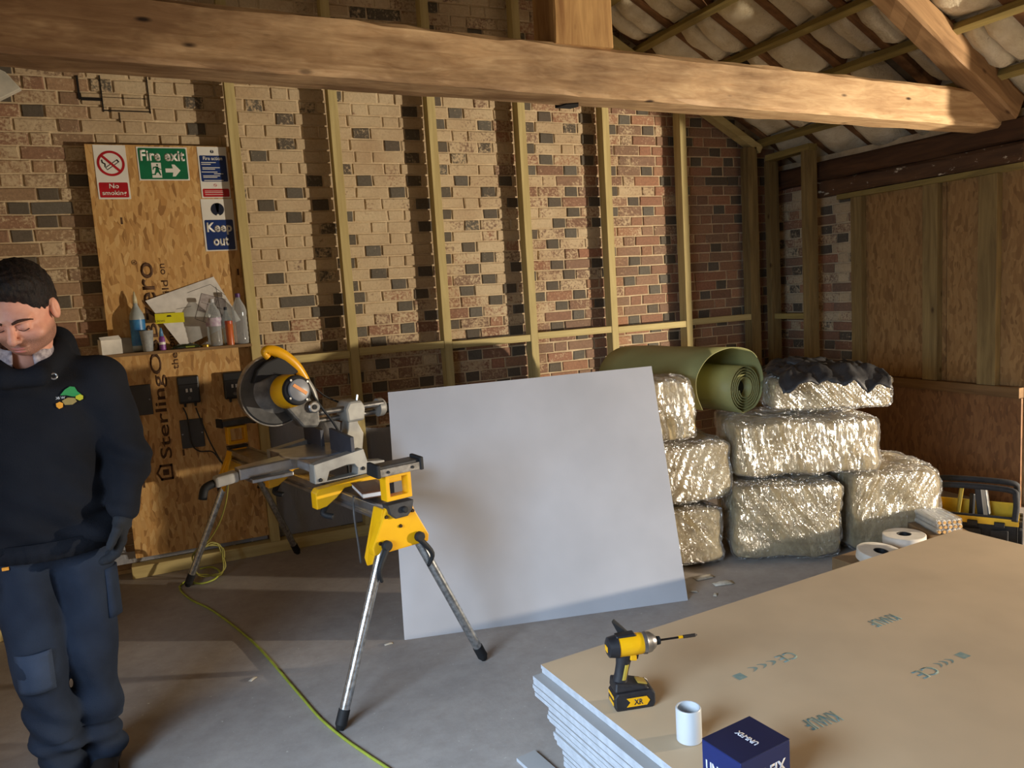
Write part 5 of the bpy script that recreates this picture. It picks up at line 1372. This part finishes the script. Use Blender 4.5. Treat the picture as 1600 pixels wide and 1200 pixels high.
for y in (-.13, .13):
    MB().tube([(-.20, y, BH-.02), (-.205, y*.85, .30), (-.16, y*.65, .345), (.16, y*.65, .345), (.205, y*.85, .30), (.20, y, BH-.02)], .0165, 10, 6).build('handle', M_CAN, bag, smooth=True)
for k, (x, y, tl_, h, mt) in enumerate(((-.1, .03, .3, .31, MATS['inlay_yellow']), (.06, -.02, -.25, .34, M_BLK), (.09, .02, -.3, .33, M_STEEL), (-.02, .05, .1, .27, M_BLK))):
    MB().bar((x, y, .02), (x+tl_*h*.4, y+.01, h), .03 if k != 1 else .06, .018 if k != 1 else .035).build('hand_tool', mt, bag, bev=.004)

# ================================================================== the man at the left
def m_skin():
    m, nt, b = newmat('skin'); v = coords(nt)
    c = ramp(nt, noise(nt, v, 26, 4, .6), [(.3, lin((214, 158, 134))), (.7, lin((198, 136, 114)))])
    # stubble over jaw, chin and lip (own colour of the face)
    tc = nt.nodes.new('ShaderNodeTexCoord')
    sb = nt.nodes.new('ShaderNodeVectorMath'); sb.operation = 'SUBTRACT'; sb.inputs[1].default_value = tuple(HC); nt.links.new(tc.outputs['Object'], sb.inputs[0])
    def comp(ax):
        vm = nt.nodes.new('ShaderNodeVectorMath'); vm.operation = 'DOT_PRODUCT'; vm.inputs[1].default_value = tuple(HR @ Vector(ax)); nt.links.new(sb.outputs[0], vm.inputs[0])
        mr = nt.nodes.new('ShaderNodeMapRange'); mr.inputs['From Min'].default_value = -.15; mr.inputs['From Max'].default_value = .05; nt.links.new(vm.outputs['Value'], mr.inputs[0]); return mr.outputs[0]
    zz = ramp(nt, comp((0, 0, 1)), [(.10, (0, 0, 0)), (.17, (.85, .85, .85)), (.45, (.9, .9, .9)), (.58, (0, 0, 0))])
    yy = ramp(nt, comp((0, 1, 0)), [(.25, (.8, .8, .8)), (.62, (1, 1, 1)), (.8, (.8, .8, .8)), (.9, (0, 0, 0))])
    mk = mixc(nt, 1.0, zz, yy, 'MULTIPLY')
    st = ramp(nt, noise(nt, v, 420, 2), [(.35, lin((84, 60, 48))), (.65, lin((150, 106, 86)))])
    c = mixc(nt, mk, c, st)
    nt.links.new(c, b.inputs['Base Color']); b.inputs['Roughness'].default_value = .5; b.inputs['Specular IOR Level'].default_value = .35
    b.inputs['Subsurface Weight'].default_value = .08; b.inputs['Subsurface Radius'].default_value = (.012, .005, .003)
    return m
ML = Vector((-.415, 2.88, 0))
man = thing('person', 'man in a black hooded sweatshirt and dark work trousers looking down', 'person', ML, 0)
# local frame: x to his left (right in view), -y towards the camera, z up
HC = Vector((.037, -.205, 1.645))                 # centre of the skull
HR = (Matrix.Rotation(math.radians(-16), 3, 'Z') @ Matrix.Rotation(math.radians(29), 3, 'X'))
M_SKIN = m_skin()
HS = 1.10
def hp(x, y, z): return HC + HR @ (Vector((x, y, z))*HS)
Rn = [[HR[i][j] for j in range(3)] for i in range(3)]
def hell(F, c, r, k=.012, op='add'): F.ell(hp(*c), [v*HS for v in r], k, op, Rn)
def hcone(F, a, b, ra, rb, k=.01, op='add'): F.cone(hp(*a), hp(*b), ra*HS, rb*HS, k, op)
B = Field((-.42, -.40, .0), (.42, .26, 1.86), .0045)
# trunk, neck, limbs (slimmer than the clothes)
B.ell((0, -.02, 1.27), (.155, .10, .22), .05).ell((0, .0, 1.0), (.14, .10, .16), .05).ell((0, -.06, 1.40), (.16, .075, .08), .05)
B.cone((0.01, -.095, 1.42), hp(0, .03, -.06), .060, .056, .03)
B.cone((0, -.06, 1.42), (.16, -.055, 1.41), .05, .045, .03).cone((0, -.06, 1.42), (-.16, -.055, 1.41), .05, .045, .03)
SHL, ELL, WRL = Vector((.205, -.05, 1.395)), Vector((.262, -.03, 1.13)), Vector((.228, -.125, .965))
SHR, ELR, WRR = Vector((-.205, -.05, 1.395)), Vector((-.275, -.02, 1.13)), Vector((-.25, -.11, .935))
for sh_, el, wr in ((SHL, ELL, WRL), (SHR, ELR, WRR)):
    B.cone(sh_, el, .043, .036, .02).cone(el, wr, .036, .025, .015)
HIL, KNL, ANL = Vector((.09, .0, .92)), Vector((.075, .01, .50)), Vector((.06, .10, .09))
HIR, KNR, ANR = Vector((-.085, .0, .92)), Vector((-.075, -.045, .49)), Vector((-.055, .02, .09))
for h, kn, an_ in ((HIL, KNL, ANL), (HIR, KNR, ANR)):
    B.cone(h, kn, .07, .048, .03).cone(kn, an_, .048, .030, .02).cone(an_+Vector((0, 0, -.03)), an_+Vector((0, -.11, -.05)), .026, .024, .02)
def hand(F, wr, dirv, side, R=.0095):
    """palm and five curled fingers hanging from the wrist; side=+1 his left"""
    d = Vector(dirv).normalized(); back = Vector((side, 0, 0)); back = (back-d*back.dot(d)).normalized(); acr = d.cross(back).normalized()
    if acr.y > 0: acr = -acr                      # towards the front: thumb side
    pc = wr+d*.05
    F.cone(wr, wr+d*.03, .026, .026, .012)
    for q in (-.026, -.009, .009, .026): F.cone(wr+d*.02+acr*q*.7, wr+d*.088+acr*q, .0145, .012, .012)
    ln = (.074, .084, .078, .06)
    for i, q in enumerate((.027, .009, -.009, -.026)):
        a = wr+d*.09+acr*q; inn = -back
        b_ = a+(d*.9+inn*.25)*ln[i]*.45; c_ = b_+(d*.72+inn*.65)*ln[i]*.32; e_ = c_+(d*.4+inn*.9)*ln[i]*.26
        F.cone(a, b_, R, R*.95, .006).cone(b_, c_, R*.95, R*.88, .003).cone(c_, e_, R*.88, R*.75, .003)
    a = wr+d*.022+acr*.022-back*.006; b_ = a+(d*.65+acr*.7-back*.15)*.04; c_ = b_+(d*.85+acr*.3-back*.25)*.033; e_ = c_+(d*.9-back*.3)*.024
    F.cone(a, b_, .0135, .0115, .01).cone(b_, c_, .0112, .0102, .003).cone(c_, e_, .0102, .0082, .003)
DL, DR = Vector((-.18, -.12, -1)), Vector((.1, -.2, -1))
hand(B, WRL, DL, 1); hand(B, WRR, DR, -1)
# head and face
hell(B, (0, .012, .03), (.074, .092, .088), .02); hell(B, (0, -.032, -.03), (.060, .058, .075), .03)
hell(B, (0, -.055, -.083), (.036, .030, .026), .03); hell(B, (.041, -.018, -.062), (.027, .044, .036), .025); hell(B, (-.041, -.018, -.062), (.027, .044, .036), .025)
hell(B, (0, -.074, .012), (.050, .020, .012), .02)
for s in (-1, 1):
    hell(B, (s*.030, -.096, -.008), (.020, .016, .011), .014, 'sub')
    hell(B, (s*.030, -.079, -.010), (.0145, .0125, .0115), .006)
    hell(B, (s*.042, -.062, -.040), (.024, .022, .019), .02)
    hcone(B, (s*.014, -.094, .007), (s*.044, -.083, .008), .006, .004, .008)
    hell(B, (s*.0765, .012, -.012), (.0095, .021, .031), .005); hell(B, (s*.0872, .008, -.007), (.0075, .0115, .019), .003, 'sub')
hcone(B, (0, -.088, -.004), (0, -.109, -.042), .0075, .0115, .010)
for s in (-1, 1): hell(B, (s*.0115, -.098, -.046), (.0078, .009, .0068), .006)
hell(B, (0, -.087, -.070), (.024, .011, .0062), .006); hell(B, (0, -.085, -.081), (.020, .010, .0068), .006); hell(B, (0, -.0985, -.0755), (.022, .005, .0016), .002, 'sub')
B.build('body', M_SKIN, man)
# lips, brows, lids
M_LIP = pm('lip', (176, 104, 92), rough=.45); M_HAIR = pm('hair_dark', (32, 22, 18), (18, 13, 11), 60, .65, bmp=.9, bscale=190, stretch=(1, 1, .5), spec=.25)
L_ = Field(tuple(hp(0, -.085, -.076)-Vector((.05, .05, .05))), tuple(hp(0, -.085, -.076)+Vector((.05, .05, .05))), .0022)
hell(L_, (0, -.0885, -.0705), (.020, .0108, .0050), .003); hell(L_, (0, -.0868, -.0805), (.017, .0100, .0056), .003); hell(L_, (0, -.0995, -.0755), (.022, .005, .0014), .001, 'sub')
L_.build('lips', M_LIP, man)
for s in (-1, 1):
    MB().tube([hp(s*.012, -.0985, .006), hp(s*.028, -.0965, .0125), hp(s*.046, -.084, .010), hp(s*.054, -.074, .004)], lambda q: .0046*(.6+.5*math.sin(PI*min(1, q+.15)))*(1-.35*q), 8, 5).build('eyebrow', pm('brow_brown', (74, 50, 40), (56, 38, 30), 200, .8, spec=.1), man, smooth=True)
    MB().tube([hp(s*.017, -.0905, -.016), hp(s*.030, -.0918, -.0195), hp(s*.043, -.086, -.016)], .0012, 6, 5).build('eyelash', M_HAIR, man, smooth=True)
H = Field(tuple(HC-Vector((.15, .17, .15))), tuple(HC+Vector((.15, .17, .17))), .004)
hell(H, (0, .016, .040), (.080, .096, .089), .01); hell(H, (0, -.038, .090), (.062, .056, .038), .03); hell(H, (0, .055, -.01), (.066, .052, .07), .03)
hell(H, (0, -.098, -.022), (.070, .082, .086), .012, 'sub')
for s in (-1, 1): hell(H, (s*.083, -.022, -.055), (.024, .052, .050), .01, 'sub'); hell(H, (s*.086, .012, -.014), (.016, .026, .036), .004, 'sub')
H.ell(tuple(hp(0, .06, -.14)), (.12, .12, .06), .01, 'sub', Rn)
H.warp(lambda x, y, z: .0022*np.sin(x*190+2*np.sin(z*60+y*40))*np.sin(y*170+x*50+1.5*np.sin(z*80))+.0010*np.sin(x*420+z*130))
H.build('hair', M_HAIR, man)

# hooded sweatshirt
def m_cloth(name, c1, c2):
    return pm(name, c1, c2, 5, .9, bmp=.35, bscale=260, spec=.15)
M_HOOD = m_cloth('hoodie_black', (26, 28, 34), (20, 22, 28)); M_TROU = m_cloth('trouser_navy', (40, 48, 62), (30, 36, 48)); M_GLOVE = m_cloth('glove_grey', (42, 44, 48), (32, 34, 38))
S = Field((-.46, -.36, .82), (.46, .24, 1.62), .0068)
S.ell((0, -.025, 1.28), (.205, .135, .24), .06).ell((0, -.01, 1.02), (.195, .140, .16), .08).ell((0, -.06, 1.40), (.175, .105, .085), .06)
S.cone((0, -.05, 1.44), (.18, -.052, 1.405), .068, .074, .05).cone((0, -.05, 1.44), (-.18, -.052, 1.405), .068, .074, .05)
S.cone((-.12, -.01, .915), (.12, -.01, .915), .118, .118, .03, sq=(1, 1, 1.9))
for sh_, el, wr in ((SHL, ELL, WRL), (SHR, ELR, WRR)):
    S.cone(sh_, el, .080, .066, .035).cone(el, wr+(el-wr)*.10, .064, .046, .03)
    S.ell(wr+(el-wr)*.16, (.048, .05, .035), .01)
# hood lying on the shoulders, collar opening
S.cone((-.085, .055, 1.475), (.085, .055, 1.475), .058, .058, .04).cone((.085, .045, 1.475), (.085, -.075, 1.455), .05, .036, .03).cone((-.085, .045, 1.475), (-.085, -.075, 1.455), .05, .036, .03)
S.cone((.08, -.08, 1.452), (.02, -.165, 1.415), .034, .028, .03).cone((-.08, -.08, 1.452), (-.02, -.165, 1.415), .034, .028, .03)
S.cone((-.08, .05, 1.53), (.08, .05, 1.53), .046, .046, .03).cone((.088, .04, 1.53), (.098, -.05, 1.500), .046, .034, .03).cone((-.088, .04, 1.53), (-.098, -.05, 1.500), .046, .034, .03)
S.cone((.098, -.06, 1.505), (.06, -.205, 1.448), .034, .028, .03).cone((-.09, -.06, 1.505), (-.03, -.205, 1.448), .034, .028, .03).cone((-.03, -.212, 1.438), (.06, -.212, 1.438), .028, .028, .02)
S.ell((.02, -.105, 1.60), (.076, .098, .155), .012, 'sub')
def folds(x, y, z):
    f = .006*np.sin(z*55+x*22+3*np.sin(x*9+y*7))*np.clip((1.22-z)*4, .15, 1)
    f += .006*np.sin((z*75)+x*40*np.sign(x))*(np.abs(x) > .2)*np.clip(1-np.abs(z-1.12)*6, 0, 1)
    return f+.004*np.sin(x*30+z*17)*np.sin(y*25+z*21)
S.warp(folds)
hood = S.build('hooded_sweatshirt', M_HOOD, man)
# ribbed hem and cuffs
def band(c, rx, ry, z0, z1, name, par=hood, R=None):
    m = MB(); n = 72
    vs = [(c[0]+(rx+.0025*math.cos(36*2*PI*i/n))*math.cos(2*PI*i/n), c[1]+(ry+.0025*math.cos(36*2*PI*i/n))*math.sin(2*PI*i/n), z) for z in (z0, z1) for i in range(n)]
    m.add(vs, [(i, (i+1) % n, (i+1) % n+n, i+n) for i in range(n)])
    return m.build(name, M_HOOD, par, smooth=True, solid=.006)
band((0, -.01), .192, .136, .858, .915, 'hem_band')
for x in (-.048, .085):
    c = Vector((x+.012, -.236+abs(x-.02)*.28, 1.436)); n_ = Vector((x*1.2, -1, .35)).normalized(); e = n_.cross(Vector((0, 0, 1))).normalized(); f = n_.cross(e)
    MB().tube([c+(e*math.cos(2*PI*i/20)+f*math.sin(2*PI*i/20))*.0085 for i in range(21)], .0026, 8, 1).build('eyelet', pm('eyelet_silver', (190, 190, 190), metal=.8, rough=.3), hood, smooth=True)
# grey shirt collar
m = MB(); cv = []
for i in range(25):
    a = -PI*.93+i/24*PI*1.86; a += PI/2
    cv.append((a, .062+.008*math.cos(a)))
def colf(u, v):
    a = PI/2-PI*.88+PI*1.76*u; r = .068-.004*v
    fr = max(0, -math.sin(a))
    return (.02+r*1.08*math.cos(a)*(1+.1*(1-v)), -.118+r*1.18*math.sin(a), 1.475+.066*v-.022*fr)
MB().grid(34, 6, colf).build('shirt_collar', pm('shirt_grey', (176, 168, 172), (120, 112, 120), 70, .8), man, smooth=True, solid=.004)
# chest emblem
def chest(u, v):
    """point just off the chest surface; u right, v up in metres about the emblem centre"""
    x, z = .122+u, 1.36+v
    best = -.3
    d = S.d; i = int(round((x-S.lo[0])/S.res)); k = int(round((z-S.lo[2])/S.res))
    col = d[i, :, k]; j = int(np.argmax(col < 0))
    t = col[j-1]/(col[j-1]-col[j]); y = S.lo[1]+S.res*(j-1+t)
    return Vector((x, float(y)-.002, z))
def patch(poly, name, mat, par, off=0.0):
    P = [chest(u, v) for u, v in poly]; ym = sum(p.y for p in P)/len(P)
    c = sum(P, Vector())/len(P); c.y = min(chest(sum(u for u, v in poly)/len(poly), sum(v for u, v in poly)/len(poly)).y, c.y)
    m = MB(); n = len(P); m.add([p+Vector((0, -off-.001, 0)) for p in P]+[c+Vector((0, -off-.0015, 0))], [(i, (i+1) % n, n) for i in range(n)])
    return m.build(name, mat, par, solid=.002)
emb = hood
patch([(-.022, .012), (-.008, .028), (.006, .036), (.018, .033), (.024, .018), (.034, .006), (.026, .0), (.008, .004), (-.006, .010)], 'emblem', pm('emblem_green', (34, 142, 76), rough=.7), hood, .001)
patch([(.018, .004), (.03, .008), (.038, .002), (.036, -.008), (.026, -.012), (.016, -.004)], 'emblem', pm('emblem_lime', (190, 190, 40), rough=.7), hood, .002)
patch([(-.02, -.006), (-.004, .002), (.014, -.002), (.018, -.014), (.006, -.022), (-.014, -.02)], 'emblem', pm('emblem_tan', (150, 134, 78), rough=.7), hood, .0015)
patch([(-.036, -.012), (-.026, -.008), (-.018, -.014), (-.020, -.026), (-.030, -.030), (-.036, -.022)], 'emblem', pm('emblem_orange', (232, 160, 40), rough=.7), hood, .001)
p = chest(-.024, .004); lettering('lettering', 'OB W', pm('emblem_white', (214, 214, 214), rough=.7), hood, frame((p.x, p.y-.003, p.z), (1, -.15, 0), (0, 0, 1)), w=.03, h=.008, depth=.0004, bold=.02)
# trousers
T = Field((-.26, -.20, .03), (.26, .24, 1.0), .0068)
T.ell((0, -.005, .90), (.172, .120, .10), .04)
for h, kn, an_, sd in ((HIL, KNL, ANL, 1), (HIR, KNR, ANR, -1)):
    T.cone(h, kn, .098, .076, .03).cone(kn, an_+Vector((0, 0, .01)), .076, .068, .03).ell(an_+Vector((0, -.005, -.012)), (.072, .082, .05), .02)
def tf(x, y, z):
    return .007*np.sin(z*48+x*30+2.5*np.sin(x*12+z*5))*np.clip((.62-z)*2.6, .12, 1)+.004*np.sin(x*45+z*18)+.006*np.sin(z*95+x*18)*(z < .22)
T.warp(tf)
trou = T.build('trousers', M_TROU, man)
band((0, -.005), .165, .116, .85, .86, 'waist_seam', trou)
m = MB().box((-.115, -.108, .845), (.018, .006, .010)); m.build('pocket_tab', pm('tab_orange', (226, 150, 40), rough=.6), trou)
# knee pad and thigh pocket on the trousers
MB().grid(8, 9, lambda u, v: (KNR.x+(u-.5)*.10, KNR.y-.083-.006*math.sin(PI*u)*math.sin(PI*v)+abs(u-.5)**2*.09, KNR.z-.06+.13*v)).build('knee_pad', m_cloth('knee_grey', (56, 66, 84), (44, 52, 66)), trou, smooth=True, solid=.006)
MB().grid(6, 8, lambda u, v: (.158+.03*math.sin(PI*u)-.012, -.05+.10*u, .60+.17*v)).build('cargo_pocket', M_TROU, trou, smooth=True, solid=.014)
# boots
for an_ in (ANL, ANR):
    Bt = Field(tuple(an_+Vector((-.10, -.27, -.10))), tuple(an_+Vector((.10, .12, .10))), .0055)
    Bt.cone(an_+Vector((0, .01, .05)), an_+Vector((0, .015, -.03)), .052, .05, .02).cone(an_+Vector((0, .02, -.04)), an_+Vector((0, -.17, -.048)), .046, .042, .03, sq=(1, 1, 1.1)).ell(an_+Vector((0, -.19, -.046)), (.047, .05, .036), .02)
    bo = Bt.build('boot', pm('boot_leather', (44, 38, 34), (30, 26, 24), 20, .55), man)
    so = []
    for i in range(28):
        a = 2*PI*i/28; so.append((an_.x+.047*math.cos(a), an_.y-.075+.148*math.sin(a), .001))
    MB().prism(so, (0, 0, .024)).build('sole', pm('sole_tan', (92, 84, 76), rough=.8), bo)
# glove on the hanging left hand
G = Field(tuple(WRL+Vector((-.13, -.12, -.24))), tuple(WRL+Vector((.09, .10, .07))), .0034)
hand(G, WRL, DL, 1, .0125); G.warp(lambda x, y, z: -.0034+.0008*np.sin(z*240+x*90))
gl = G.build('glove', M_GLOVE, man)
